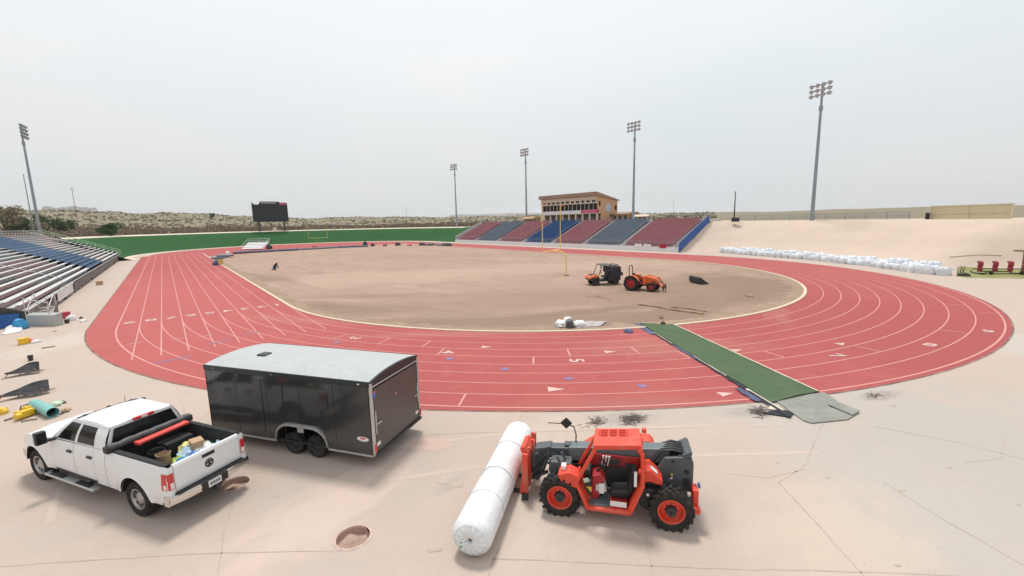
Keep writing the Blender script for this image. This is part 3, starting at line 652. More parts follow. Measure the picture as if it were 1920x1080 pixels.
# side walls as prisms: front (x=-.6 overhang) taller at the front, roof falls to the back
for s in (-1, 1):
    b = MB(); b.prism([(-.9, 2.5), (-1.3, 7.9), (D, 6.0), (D, 0), (.4, 0), (.4, 2.5)], s*W2-.15, s*W2+.15, 'y')
    o = b.build('side_wall', STUCCO, pb)
    for (x, z, w_, h) in ((-.45, 5.0, .75, 1.25), (D-.9, 3.9, .9, 1.2)):
        g = MB(); g.box((x+.1, s*(W2+.17), z), (w_, .06, h)); g.build('window', GLASS, o)
b = MB(); b.box((-.75, 0, 2.9), (.22, 2*W2-.3, .95)); b.build('band_panel', WBAND, pb)
b = MB(); b.box((-.93, -8.35, 2.98), (.1, 6.3, .95)); o = b.build('banner', PINKB, pb)
for y in (-5.5, -11.2):
    g = MB(); g.box((-.99, y, 2.98), (.03, .55, .9)); g.build('emblem', REDB, o)
b = MB(); b.box((-.55, 0, 4.25), (.1, 2*W2-.3, 1.75)); o = b.build('glazing', GLASS, pb)
mull = MB(); random.seed(3)
for i in range(15):
    y = -W2+.2+(2*W2-.4)*i/14; mull = MB(); mull.box((-.66, y, 4.25), (.14, .10 if i % 2 else .16, 1.75)); mull.build('mullion', STUCCOC, pb)
b = MB(); b.box((-.85, 0, 5.6), (.5, 2*W2-.3, .95)); b.build('upper_band', STUCCOC, pb)
for i in range(11):
    b = MB(); b.box((-1.12, -W2+1.3+(2*W2-2.6)*i/10, 5.72), (.08, 1.15, .5)); b.build('clerestory_window', GLASS, pb)
b = MB(); b.box((-1.0, 0, 6.9), (.4, 2*W2-.3, 1.6)); b.build('fascia', STUCCOC, pb)
b = MB(); b.add([(-1.9, -W2-.5, 8.15), (-1.9, W2+.5, 8.15), (D+.5, W2+.5, 6.05), (D+.5, -W2-.5, 6.05), (-1.9, -W2-.5, 7.2), (-1.9, W2+.5, 7.2), (D+.5, W2+.5, 5.85), (D+.5, -W2-.5, 5.85)],
    [(0,1,2,3),(7,6,5,4),(0,4,5,1),(1,5,6,2),(2,6,7,3),(3,7,4,0)]); b.build('roof', ROOFB, pb)
b = MB(); b.box((D-.2, 0, 3), (.3, 2*W2, 6)); b.build('rear_wall', STUCCO, pb)
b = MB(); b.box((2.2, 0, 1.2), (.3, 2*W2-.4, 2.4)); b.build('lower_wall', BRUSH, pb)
b = MB(); b.box((3.2, 0, 2.38), (8, 2*W2-.4, .2)); b.build('floor_slab', STUCCOC, pb)
for i in range(9):
    b = MB(); b.box((-.4, -W2+.6+(2*W2-1.2)*i/8, 1.2), (.42, .42, 2.4)); b.build('column', STUCCOC, pb)
# emblem painted on the end wall
b = MB(); b.cyl((3.3, -W2-.16, 3.9), (3.3, -W2-.2, 3.9), 1.15, n=24); b.build('wall_emblem', mat('emblem_blue', (.38, .42, .55), .7, noise=[(1.5, .9, (.62, .58, .60))]), pb)
def hut(loc, sx, sy, h, label, mw, mr):
    r = empty('concession_hut', loc, 0, label, 'hut'); b = MB(); b.box((0,0,h/2), (sx, sy, h)); o = b.build('wall', mw, r)
    b = MB(); b.prism([(-sx/2-.5, h), (sx/2+.5, h), (sx/2*.6, h+.55), (-sx/2*.6, h+.55)], -sy/2-.4, sy/2+.4, 'y'); b.build('roof', mr, r)
    for i in range(3):
        g = MB(); g.box((-sx/2-.03, -sy/2+sy*(i+.5)/3, h*.55), (.08, sy/5, h*.5)); g.build('service_window', BLACKP, o)
    for yy in (-.25, .25):
        g = MB(); g.box((0+sx*yy, -sy/2-.03, h*.5), (sx*.2, .08, h*.55)); g.build('door', DARKM, o)
    return r
hut((66, 36.5, 6.0), 4.5, 5.5, 2.0, 'low brown-roofed hut just right of the press box', STUCCO, ROOFB)
hut((66, 30.2, 6.0), 4, 4.2, 1.2, 'low cream hut between the tall light pole and the brown-roofed hut', STUCCOC, STUCCOC)
hut((57.5, 66.2, 6.05), 3, 4.4, 1.4, 'small orange-tan hut at the left end of the press box', STUCCO, STUCCO)

# ------------------------------------------------------------------ floodlight towers
def tower(loc, h, face, label, rows=3, per=4, group='floodlight towers round the stadium'):
    r = empty('floodlight_tower', loc, face, label, 'light tower', group)
    b = MB(); b.cyl((0,0,-.5), (0,0,h), .34, .17, 12); b.build('pole', GALV, r)
    b = MB(); b.cyl((0,0,0), (0,0,1.2), .40, .40, 12); b.build('base_collar', GALV, r)
    for k in range(rows):
        z = h-.15-k*.85; b = MB(); b.box((.12, 0, z), (.14, 3.5, .14)); o = b.build('crossarm', GALV, r)
        for j in range(per):
            y = -1.55+3.1*j/(per-1); q = MB()
            q.lathe([(.10, -.25), (.30, .02), (.36, .22), (.36, .26)], (.40, y, z-.05), (1, 0, -.55), 12); q.bar((.12, y, z), (.35, y, z-.02), .07, .07)
            f = q.build('lamp_head', LAMPB, o); q = MB(); q.lathe([(0, .27), (.34, .27)], (.40, y, z-.05), (1, 0, -.55), 12)
            q.build('lens', LAMPG, f)
    b = MB(); b.box((.0, 0, h-4.2), (.5, .45, .8)); b.build('ballast_box', GALV, r)
    return r
tower((59.0, -10.75, 5.4), 24.2, R(165), 'tallest looking floodlight tower, alone on the bare berm at right')
tower((58.4, 28.3, 5.9), 24.2, R(180), 'floodlight tower just right of the press box')
tower((58.4, 69.9, 5.9), 23.6, R(180), 'floodlight tower just left of the press box')
tower((58.4, 113.6, 5.0), 24.6, R(190), 'farthest floodlight tower, beyond the far end of the green bank')
tower((-58.6, 115.0, 4.9), 26.6, R(-5), 'floodlight tower behind the left bleachers at the left edge', rows=4, per=3)
# slim poles
def slim(loc, h, label, arm=False, name='utility_pole', m=None):
    r = empty(name, loc, 0, label, 'pole'); b = MB(); b.cyl((0,0,-1), (0,0,h), .17 if not arm else .15, .09, 8); b.build('pole', m or GALV, r)
    b = MB()
    if arm: b.box((0,0,h-.6), (2.2, .12, .12), rz=.5); b.box((0,0,h-1.4), (1.6, .1, .1), rz=.5)
    else: b.box((0,0,h-.05), (.22, .22, .12))
    b.build('crossarm' if arm else 'cap', m or GALV, r); return r
slim(pol(59.6, 3.5, 5.6), 6.2, 'slim grey pole at the right end of the grandstand', m=DARKM)
p_ = far(61, 195, 5); slim(p_, 18.5, 'thin far mast just left of the tall left floodlight tower', m=GALV)
slim(on_desert(146, 330), 21, 'tall thin utility pole beyond the left thicket', True, m=BARK)
slim(on_desert(171, 300), 10, 'short utility pole right of the tall thin one at far left', True, m=BARK)
slim(on_desert(763, 420), 14, 'far utility pole on the skyline between scoreboard and press box', True, m=GALV)
slim(on_desert(1262, 420), 15, 'far utility pole behind the grandstand near the brown hut', True, m=GALV)

# ------------------------------------------------------------------ scoreboard
sb = empty('scoreboard', (-1.2, 155.4, 4.9), R(4), 'big dark scoreboard with a magenta top sign on the far rim', 'scoreboard')
b = MB(); b.box((0, 0, 7.0), (12.6, .7, 6.7)); o = b.build('display', SCREEN, sb, bevel=.1)
b = MB(); b.prism([(-3.9, 10.36), (-3.2, 11.5), (3.3, 11.5), (3.7, 10.36)], -.3, .3, 'y'); b.build('header_panel', SCREEN, sb)
b = MB()
for i in range(6): b.box((-2.7+i*.9, -.32, 10.95), (.62, .05, .34))
b.build('header_lettering', WBAND, sb)
b = MB(); b.box((4.9, -.05, 10.75), (2.7, .6, .85)); b.build('corner_sign', SIGNP, sb)
b = MB(); b.prism([(-6.3, 10.36), (-6.3, 11.2), (-5.9, 10.7), (-5.5, 10.36)], -.3, .3, 'y'); b.build('side_wing', SCREEN, sb)
for x in (-4.4, 4.6):
    b = MB(); b.box((x, .0, 1.4), (.55, .5, 4.6)); b.build('leg', DARKM, sb)
b = MB(); b.box((.9, -.2, .8), (1.4, .5, 1.2)); b.build('control_box', STUCCOC, sb)

# ------------------------------------------------------------------ fences
def fence(pts, h, label, step=3.0, rails=(1.0,), wires=5, m=MESHG, name='chain_link_fence', rp=.045):
    f = empty(name, pts[0], 0, label, 'fence'); o0 = Vector(pts[0]); P = [Vector(p)-o0 for p in pts]
    # resample
    Q = [P[0]]; acc = 0
    for a, c in zip(P, P[1:]):
        L_ = (c-a).length; t = step-acc
        while t <= L_: Q.append(a.lerp(c, t/L_)); t += step
        acc = (acc+L_) % step
    b = MB()
    for q in Q[:100]:
        b = MB(); b.cyl(q, q+Vector((0,0,h)), rp, n=6); b.build('post', m, f)
    b = MB()
    for z in rails: b.tube([q+Vector((0,0,h*z)) for q in Q], rp*.8, 5)
    b.build('rail', m, f)
    b = MB()
    for k in range(wires): b.tube([q+Vector((0,0,h*(k+.5)/wires)) for q in Q], .016, 4)
    for a, c in zip(Q, Q[1:]):
        n = 8
        for i in range(n): 
            p = a.lerp(c, i/n); r_ = a.lerp(c, (i+1)/n); b.bar(p+Vector((0,0,.03)), r_+Vector((0,0,h*.97)), .02, .02); b.bar(p+Vector((0,0,h*.97)), r_+Vector((0,0,.03)), .02, .02)
    b.build('wire_mesh', m, f); return f
fence([pol(61.0, a, 5.62) for a in range(3, -28, -2)], 1.25, 'grey wire fence along the top of the bare right berm', 3.2, (1.0, .5), 4, m=GALV)
fence([pol(60.2, a, 5.0, TL) for a in range(170, 20, -4)], 1.5, 'brown wire fence along the far rim behind the pale path', 3.5, (1.0,), 4, m=BRUSH)
# beige sheet wall
bw = empty('sheet_wall', pol(61.3, -31.0, 5.62), R(-31.0), 'long beige sheet metal wall on top of the right berm', 'wall')
b = MB()
for i in range(40):
    y = 4.75-9.5*(i+.5)/40; b.box((0, y, .92), (.27 if i % 2 else .29, 9.5/40+.002*(i % 2), 1.84))
b.build('sheet_panel', BEIGE, bw)
for y in (4.8, 0, -4.8):
    b = MB(); b.box((-.2, y, .95), (.12, .12, 1.95)); b.build('post', BEIGE, bw)
b = MB(); b.box((0, 0, 1.9), (.5, 9.8, .1)); b.build('cap_rail', BEIGE, bw)
b = MB(); b.box((-.22, 0, .72), (.06, 9.5, .05)); b.build('mid_rail', BERM, bw)
def crate(name, loc, d, m, label, cat, rz=0):
    r = empty(name, loc, rz, label, cat); b = MB(); b.box((0,0,d[2]/2), d); b.build('body', m, r, bevel=.03)
    b = MB(); b.box((0,0,d[2]+.03), (d[0]*1.06, d[1]*1.06, .07)); b.build('lid', m, r); return r
crate('equipment_box', pol(57.0, 2.2, 5.6), (.8, 1.3, .75), BLACKP, 'black box on the berm top right of the grandstand', 'box')
crate('equipment_box', pol(60.6, -26.6, 5.6), (.5, .45, .9), BLACKP, 'small black box at the left end of the beige sheet wall', 'box')
# low retaining lip on the berm and the booth
b = MB(); P = [at(1781, 482, 1.4), at(1830, 478, 1.7), at(1878, 479, 1.7)]
for a, c in zip(P, P[1:]): b.bar(a, c, .25, .16)
b.bar(P[0], Vector((P[0].x-1.2, P[0].y-.2, .1)), .2, .15); tag(b.build('retaining_lip', CURB), 'low pale retaining lip in the berm above the grass', 'wall')
bt = empty('ticket_booth', (35.6, -38.9, 0), R(-38), 'dark tan booth with an overhanging flat roof at the right edge', 'booth')
b = MB(); b.box((0, 0, 1.15), (1.9, 1.9, 2.3)); o = b.build('wall', mat('booth_wall', (.24, .18, .13), .8, noise=[(2, .5, (.3, .23, .17))]), bt)
b = MB(); b.box((0, 0, 2.42), (2.9, 2.9, .2)); b.build('roof', ROOFB, bt, bevel=.03)
b = MB(); b.box((-.97, 0, 1.45), (.06, 1.1, .8)); b.build('window', GLASS, o)
b = MB(); b.box((-1.05, 0, .98), (.3, 1.3, .06)); b.build('counter', STUCCOC, bt)
b = MB(); b.add([tuple(at(*p))[:2]+(.008,) for p in ((1793,518.5),(1812,521),(1860,521.5),(1930,523),(1980,508),(1800,500))], [[0,1,2,3,4,5]]); struct(b.build('grass_verge', GRASS2))

# ------------------------------------------------------------------ bleachers, left
BX, BY0, BY1 = -43.4, 5.6, 94.0
bl = empty('bleachers', (BX, 48, 0), 0, 'long aluminium bleachers with a blue chair section at the left edge', 'bleachers')
NB = 17; rd, rz_ = .69, .285
RISER = mat('bleacher_riser', (.42, .235, .25), .7, noise=[(.5, .8, (.50, .27, .30)), (.25, .7, (.36, .36, .36)), (5, .4, (.33, .21, .22))])
RISER2 = mat('bleacher_riser_slate', (.24, .28, .31), .7, noise=[(.4, .7, (.30, .34, .34)), (.25, .7, (.36, .28, .29)), (5, .4, (.20, .24, .26))])
BCHAIR = mat('blue_chair', (.035, .105, .22), .5, noise=[(2, .5, (.05, .15, .30))])
secs = [(BY0, 20.5), (21.7, 42.4), (61.6, 77.0), (78.2, BY1)]
for k in range(NB):
    x = BX-.3-k*rd; z = 1.12+k*rz_
    b = MB(); b.box((x-.16-BX, (BY0+BY1)/2-48, z+.40), (.29, BY1-BY0, .045)); b.build('seat_plank', ALUD, bl)
    b = MB(); b.box((x+.16-BX, (BY0+BY1)/2-48, z-.02), (.36, BY1-BY0, .04)); b.build('foot_board', ALUD, bl)
    for i_, (y0, y1) in enumerate(((BY0, 21.1), (21.1, 42.8), (61.4, 77.6), (77.6, BY1))):
        b = MB(); b.box((x-.24-BX, (y0+y1)/2-48, z+.15), (.03, y1-y0-.1, .30)); b.build('riser_board', (RISER, RISER2)[(i_+k//4) % 2], bl)
    b = MB(); rnd = random.Random(k)
    n = 17
    for i in range(n):
        y = 43.2+17.6*(i+.5)/n
        b.box((x-.14-BX, y-48, z+.44), (.36, .72, .05)); b.box((x-.32-BX, y-48, z+.57), (.05, .72, .26), ry=-.18)
    b.build('blue_chair_row', BCHAIR, bl)
b = MB()
for y in (BY0+.02, 21.1, 42.8, 61.2, 77.6, BY1-.02):
    b = MB(); b.prism([(0, 0), (0, .95), (-NB*rd-.3, .95+NB*rz_), (-NB*rd-.3, 0)], y-48-.04, y-48+.04, 'y'); b.build('support_frame', DARKM, bl)
for y in (21.1, 77.6):
    b = MB(); b.tube([(-.2, y-48, 1.2), (-.2, y-48, 2.1), (-NB*rd, y-48, 2.1+NB*rz_)], .03, 5); b.build('aisle_rail', ALU, bl)
b = MB(); b.box((.05, (25.7+BY1)/2-48, .82), (.05, BY1-25.7, .85)); b.build('black_front_panel', VINYL, bl)
b = MB(); b.box((.05, (15.5+25.2)/2-48, .75), (.05, 8.5, .85)); b.build('grey_front_panel', ALUD, bl)
b = MB(); b.tube([(.06, 6-48, 1.32), (.06, BY1-48, 1.32)], .04, 6); b.build('front_rail', ALU, bl)
for i in range(30):
    b = MB(); y = BY0+(BY1-BY0)*i/29; b.box((.0, y-48, .6), (.07, .07, 1.3)); b.build('front_post', ALU, bl)
b = MB()
for zz in (.5, .95): b.tube([(0, BY1+.1-48, 1.2+zz), (-NB*rd, BY1+.1-48, 1.2+zz+NB*rz_)], .05, 6)
for i in range(10):
    t = i/9; b.box((-NB*rd*t, BY1+.1-48, 1.6+NB*rz_*t), (.06, .06, 1.0))
b.build('end_rail', mat('end_rail_paint', (.42, .58, .40), .5), bl)
b = MB(); b.box((-NB*rd*.5, BY1+.05-48, 3.5), (NB*rd, .05, .5), ry=math.atan(rz_/rd)); b.build('end_panel', GRASSB, bl)
b = MB()
for zz in (.55, 1.0): b.tube([(-NB*rd-.3, BY0-48, 1.0+NB*rz_+zz), (-NB*rd-.3, BY1-48, 1.0+NB*rz_+zz)], .035, 5)
for i in range(45): 
    y = BY0+(BY1-BY0)*i/44; b.box((-NB*rd-.3, y-48, 1.5+NB*rz_), (.05, .05, 1.2))
b.build('back_rail', ALU, bl)
# near-end abutment and stair
b = MB(); q0 = Vector((-43.55-BX, 5.3-48, 0)); q1 = Vector((-41.9-BX, 3.75-48, 0)); nn = Vector((.68, .73, 0))*.5
b.add([q0, q1, q1+nn, q0+nn]+[q0+Vector((0,0,.80)), q1+Vector((0,0,.80)), q1+nn+Vector((0,0,.9)), q0+nn+Vector((0,0,.9))], [(0,3,2,1),(4,5,6,7),(0,1,5,4),(1,2,6,5),(2,3,7,6),(3,0,4,7)]); b.build('abutment', mat('abutment_grey', (.40, .41, .39), .8, noise=[(1.2, .6, (.33, .34, .33)), (7, .4, (.47, .47, .45))]), bl)
b = MB()
for k in range(5): b.box((.35, 6.0+k*.62-48, .12+k*.18), (1.1, .30, .05))
b.build('stair_tread', ALU, bl)
b = MB()
for x in (-.2, .9): b.tube([(x, 5.9-48, .0), (x, 5.9-48, 1.0), (x, 9.2-48, 1.9), (x, 9.2-48, .9)], .035, 6)
b.build('stair_rail', ALU, bl)
b = MB(); b.prism([(5.8-48, 0), (9.4-48, .95), (9.4-48, 0)], .88, .93, 'x'); b.build('stair_stringer', DARKM, bl)
b = MB(); b.tube([(-.15, 5.5-48, .8), (-.15, 5.5-48, 1.95), (1.2, 4.4-48, 1.65), (1.2, 4.4-48, .8)], .035, 6); b.build('end_guard_rail', ALU, bl)
b = MB(); b.bar((-.45, 5.46-48, .50), (-9.5, 5.46-48, .50), .05, .95); b.build('end_skirt', BLUEP, bl)

# ------------------------------------------------------------------ goal posts
def goal(loc, face, m, label, base_ex=1.6, w_=4.9, up=5.6, th=.85):
    r = empty('goal_post', loc, face, label, 'goal post', 'goal posts at both ends of the field')
    b = MB(); b.tube([(0,0,0), (0,0,2.0), (.12,0,2.5), (.45,0,2.85), (base_ex*.9,0,3.0), (base_ex,0,3.0)], .105*th, 10); b.build('gooseneck', m, r, smooth=40)
    b = MB(); b.tube([(base_ex, -w_/2, 3.0), (base_ex, w_/2, 3.0)], .085*th, 10); b.build('crossbar', m, r, smooth=40)
    for y in (-w_/2, w_/2):
        b = MB(); b.tube([(base_ex, y, 3.0), (base_ex, y, 3.0+up)], .075*th, 8); u = b.build('upright', m, r, smooth=40)
        b = MB(); b.quad((base_ex, y, 3.0+up), (base_ex-.5, y+.1, 2.9+up), (base_ex-.5, y+.1, 2.8+up), (base_ex, y, 2.85+up)); b.build('ribbon', ORTOOL, u)
    b = MB(); b.cyl((0,0,.0), (0,0,.05), .3, .3, 12); b.build('base_plate', DARKM, r)
    return r
g_ = at(1062, 517); goal((g_.x, g_.y, 0), R(112), YEL, 'tall yellow goal post nearest the tractors on the bare field', 1.9, 5.3, th=.7)
g_ = at(603, 460.5); goal((1.2, 101.5, 0), R(-90), YELG, 'small far yellow-green goal post in front of the green bank', 1.6, 5.4, 5.0, .7)

# ------------------------------------------------------------------ pickup truck (x forward, y left)
def lerp(a, b_, t): return a+(b_-a)*t
def interp(x, tab):
    if x <= tab[0][0]: return tab[0][1]
    for (a, u), (c, v) in zip(tab, tab[1:]):
        if x <= c: return u+(v-u)*(x-a)/(c-a)
    return tab[-1][1]
AX = 2.21; WR = .42
def wheel(parent, loc, r, w_, side, rim_m, tyre_m=TYRE, lugs=0, holes=8, rimr=.58, dish=.0):
    o = empty('wheel', loc); o.parent = parent
    b = MB(); hw = w_/2
    b.lathe([(r*rimr, -hw*.8), (r*.80, -hw), (r*.94, -hw*.9), (r, -hw*.62), (r, hw*.62), (r*.94, hw*.9), (r*.80, hw), (r*rimr, hw*.8)], (0,0,0), (0,1,0), 40)
    for i in range(lugs):
        a = 2*math.pi*i/lugs
        for s in (-1, 1):
            m_ = Matrix.Rotation(a+(math.pi/lugs if s > 0 else 0), 4, 'Y'); b.M = m_
            b.box((0, s*hw*.5, r*1.0), (r*.13, hw*.98, r*.14), rz=s*.5)
        b.M = Matrix.Identity(4)
    b.build('tyre', tyre_m, o, smooth=40)
    b = MB(); f = side
    b.lathe([(r*rimr*1.03, f*hw*.82), (r*rimr*.93, f*hw*.80), (r*rimr*.86, f*hw*(.42-dish)), (r*.30, f*hw*(.55-dish)), (r*.20, f*hw*(.72-dish)), (r*.14, f*hw*(.80-dish)), (.001, f*hw*(.80-dish))], (0,0,0), (0,1,0), 32)
    b.lathe([(r*rimr*1.03, -f*hw*.7), (.02, -f*hw*.5)], (0,0,0), (0,1,0), 16)
    rm = b.build('rim', rim_m, o, smooth=30)
    for i in range(holes):
        b = MB(); a = 2*math.pi*i/holes; p = Vector((math.sin(a)*r*rimr*.70, f*hw*(.52-dish), math.cos(a)*r*rimr*.70)); b.cyl(p, p+Vector((0, f*.012, 0)), r*.075, n=8); b.build('vent_hole', BLACKP, rm)
    return o
def pickup():
    t = empty('pickup_truck', (-36.72, -24.795, 0), R(119.9), 'white crew cab pickup truck with rubbish and a rolled cover in its bed', 'pickup truck')
    belt = [(-3.62, 1.46), (-1.15, 1.46), (-.4, 1.44), (1.0, 1.40), (1.4, 1.385), (2.4, 1.31), (2.85, 1.19), (2.98, 1.06)]
    plan = [(-3.62, .97), (-3.3, .99), (1.8, .99), (2.4, .98), (2.8, .92), (2.98, .83)]
    def zb(x):
        z = .52 if -3.3 < x < 2.9 else .60
        for a in (-AX, AX):
            d = abs(x-a)
            if d < .57: z = max(z, WR+.02+math.sqrt(.57**2-d*d)*1.02)
        return z
    def yb(z, x):
        h = interp(z, [(.45, .915), (.62, .945), (.9, .96), (1.18, .955), (1.36, .925), (1.48, .89)])
        flare = 0
        for a in (-AX, AX):
            d = math.hypot(x-a, (z-WR))
            if d < .78: flare = max(flare, .035*max(0, 1-abs(d-.6)/.16))
        return (h*interp(x, plan)/.99)+flare
    def col(x, s, n=11):
        z0, z1 = zb(x), interp(x, belt); return [Vector((x, s*yb(lerp(z0, z1, i/(n-1)), x), lerp(z0, z1, i/(n-1)))) for i in range(n)]
    def xs(a, b_, st=.07):
        n = max(2, int(abs(b_-a)/st)); return [lerp(a, b_, i/n) for i in range(n+1)]
    D1, D2, D3 = -.65, .235, 1.22
    body = MB()
    for s in (-1, 1):
        body.grid([col(x, s) for x in xs(-3.62, -1.142, .05)]); body.grid([col(x, s) for x in xs(-1.13, D1-.006, .05)]); body.grid([col(x, s) for x in xs(D3+.006, 2.98, .05)])
        for a in (-AX, AX):
            rows = []
            for i in range(15):
                an = math.pi*i/14; p = Vector((a+.57*math.cos(an), 0, WR+.02+.57*math.sin(an)*1.02)); rows.append([Vector((p.x, s*.93, max(p.z, .5))), Vector((p.x, s*.55, max(p.z, .5)))])
            lin = MB(); lin.grid(rows); lin.build('arch_liner', BLACKP, t)
    # hood, crowned
    rows = []
    for x in xs(1.22, 2.98, .12):
        z = interp(x, belt); yy = yb(z, x); rows.append([Vector((x, yy*k/6, z+.075*(1-(k/6)**2)*min(1, (3.12-x)/.5)+.02*(abs(k) in (3, 2)))) for k in range(-6, 7)])
    body.grid(rows)
    c0 = [Vector((2.98, rows[-1][k].y, rows[-1][k].z)) for k in range(13)]
    body.grid([c0, [Vector((3.02, p.y*.98, .9)) for p in c0], [Vector((3.0, p.y*.97, .55)) for p in c0]])
    # roof: ring of the greenhouse
    RF, RB, ZR = .50, -1.05, 1.97
    nb = 14
    def top(u): return Vector((lerp(RB, RF, u), .69, ZR-.015*(2*u-1)**2))
    rows = []
    for i in range(nb+1):
        u = i/nb; p = top(u); yy = p.y; drop = .05*(max(0, u-.82)/.18)**2+.035*(max(0, .1-u)/.1)**2
        rows.append([Vector((p.x, yy*k/8, p.z-drop+.055*(1-(abs(k)/8)**2.4))) for k in range(-8, 9)])
    body.grid(rows)
    # cab side: belt to roof, pillars are the paint between the glass
    XB = [(-1.10, -1.05), (-.98, -.92), (-.63, -.60), (.12, .00), (.24, .11), (1.08, .44), (1.32, .50)]
    def side_pt(x0, x1, v, s, off=0): 
        zb_ = interp(x0, belt); p0 = Vector((x0, s*.89, zb_)); p1 = Vector((x1, s*.69, ZR-.012))
        q = p0.lerp(p1, v); q.y += s*(.035*math.sin(math.pi*v)+off); return q
    for s in (-1, 1):
        body.grid([[side_pt(x0, x1, v/6, s) for v in range(7)] for x0, x1 in XB])
        # drip rail
        body.tube([side_pt(lerp(-1.1, 1.32, i/10), lerp(-1.05, .50, i/10), .985, s, .012) for i in range(11)], .016, 5)
    # rear of cab and rear pillar corners
    back = [Vector((x, y, z)) for x, y, z in ((-1.13, -.89, 1.46), (-1.06, -.69, 1.96), (-1.06, .69, 1.96), (-1.13, .89, 1.46))]
    body.quad(*back); body.quad((-1.13, -.89, 1.46), (-1.13, .89, 1.46), (-1.13, .92, .62), (-1.13, -.92, .62))
    ws = [Vector((1.32, -.88, 1.39)), Vector((.50, -.69, 1.95)), Vector((.50, .69, 1.95)), Vector((1.32, .88, 1.39))]
    body.grid([[ws[0].lerp(ws[3], k/6)+Vector((.10*math.sin(math.pi*k/6), 0, 0)) for k in range(7)], [ws[1].lerp(ws[2], k/6)+Vector((.07*math.sin(math.pi*k/6), 0, 0)) for k in range(7)]])
    bo = body.build('body', WHITE, t, smooth=42)
    # chassis dark mass so no light leaks through
    b = MB(); b.box((-.1, 0, .58), (5.6, 1.1, .26)); b.box((.35, 0, .9), (2.6, 1.72, .8)); b.box((-2.3, 0, .72), (2.4, 1.2, .1)); b.cyl((-AX, -.85, WR), (-AX, .85, WR), .09); b.cyl((AX, -.85, WR), (AX, .85, WR), .08)
    b.build('chassis', BLACKP, t)
    # doors
    for s in (1, -1):
        for i, (a, c, w0, w1) in enumerate(((D1, D2-.006, 2, 3), (D2+.006, D3, 4, 5))):
            b = MB(); b.grid([col(x, s) for x in xs(a, c, .05)]); d = b.build('door', WHITE, t, smooth=42)
            g = MB()
            x0a, x1a = XB[w0]; x0b, x1b = XB[w1]
            rows = []
            for k in range(7):
                u = k/6; rows.append([side_pt(lerp(x0a, x0b, u), lerp(x1a, x1b, u), lerp(.07, .86, v/5), s, .006) for v in range(6)])
            g.grid(rows); g.build('window', GLASS, d, smooth=60)
            g = MB(); hx = a+.10 if i == 0 else a+.12
            hx = a+.15
            g.box((hx, s*.965, 1.20), (.20, .045, .055)); g.build('handle', BLACKP, d, bevel=.012)
            g = MB(); g.grid([[Vector((x, s*(yb(.58, x)+.004), .535)), Vector((x, s*(yb(.62, x)+.004), .60))] for x in xs(a, c, .2)]); g.build('sill_trim', BLACKP, d)
    # rear glass
    g = MB(); g.quad((-1.138, -.78, 1.50), (-1.088, -.645, 1.90), (-1.088, .645, 1.90), (-1.138, .78, 1.50)); g.build('rear_window', GLASS, t)
    g = MB(); g.grid([[ws[0].lerp(ws[3], .05+.9*k/6).lerp(ws[1].lerp(ws[2], .05+.9*k/6), .06)+Vector((.10*math.sin(math.pi*(.05+.9*k/6))+.008, 0, .006)) for k in range(7)], [ws[0].lerp(ws[3], .05+.9*k/6).lerp(ws[1].lerp(ws[2], .05+.9*k/6), .93)+Vector((.07*math.sin(math.pi*(.05+.9*k/6))+.008, 0, .006)) for k in range(7)]]); g.build('windscreen', GLASS, t, smooth=60)
    # third brake light
    b = MB(); b.box((-1.09, 0, 1.965), (.08, .46, .075)); bl_ = b.build('high_brake_light', REDL, t, bevel=.015)
    b = MB(); b.box((-1.132, .0, 1.965), (.02, .14, .05)); b.build('cargo_lamp', CLRL, bl_)
    # roof marker lamps
    for y in (-.52, -.28, 0, .28, .52):
        b = MB(); b.box((.40, y, 2.00-.05*abs(y)), (.13, .075, .035)); b.build('marker_lamp', DARKM if abs(y) != .28 else AMBER, t, bevel=.012)
    # bed
    b = MB(); X0, X1 = -3.52, -1.20
    b.box(((X0+X1)/2, 0, .90), (X1-X0, 1.56, .05))
    for s in (-1, 1): b.box(((X0+X1)/2, s*.79, 1.15), (X1-X0, .05, .56)); b.box((-AX, s*.66, 1.02), (.95, .26, .24))
    b.box((X1+.03, 0, 1.16), (.05, 1.58, .56))
    for i in range(9): b.box(((X0+X1)/2, -.72+.18*i, .932), (X1-X0-.1, .07, .016))
    b.build('bed_liner', BEDL, t)
    for s in (-1, 1):
        b = MB(); b.grid([[Vector((x, s*(yb(1.46, x)+.004), 1.458)), Vector((x, s*(yb(1.46, x)-.01), 1.485)), Vector((x, s*.775, 1.485)), Vector((x, s*.77, 1.43))] for x in xs(-3.5, -1.15, .2)]); b.build('bed_rail_cap', BEDL, t)
    # tailgate
    b = MB()
    rows = []
    for k in range(-8, 9):
        y = .775*k/8; rows.append([Vector((-3.52, y, .88)), Vector((-3.52, y, 1.445)), Vector((-3.56, y, 1.48)), Vector((-3.63, y, 1.475)), Vector((-3.66, y, 1.42)), Vector((-3.645, y, 1.30)), Vector((-3.64, y, 1.02)), Vector((-3.655, y, .90)), Vector((-3.63, y, .82))])
    b.grid(rows); b.quad(*rows[0]); b.quad(*rows[-1]); tg = b.build('tailgate', WHITE, t, smooth=35)
    b = MB(); b.box((-3.658, 0, 1.345), (.02, .30, .085)); b.build('handle', BLACKP, tg, bevel=.01)
    b = MB(); b.lathe([(.105, 0), (.105, .012), (.075, .016), (.075, 0)], (-3.642, 0, 1.12), (-1, 0, 0), 20)
    b.box((-3.652, 0, 1.13), (.012, .04, .13)); b.box((-3.652, 0, 1.14), (.012, .13, .04)); b.box((-3.652, .03, 1.075), (.012, .03, .05), rx=.5); b.box((-3.652, -.03, 1.075), (.012, .03, .05), rx=-.5)
    b.build('emblem', DARKM, tg)
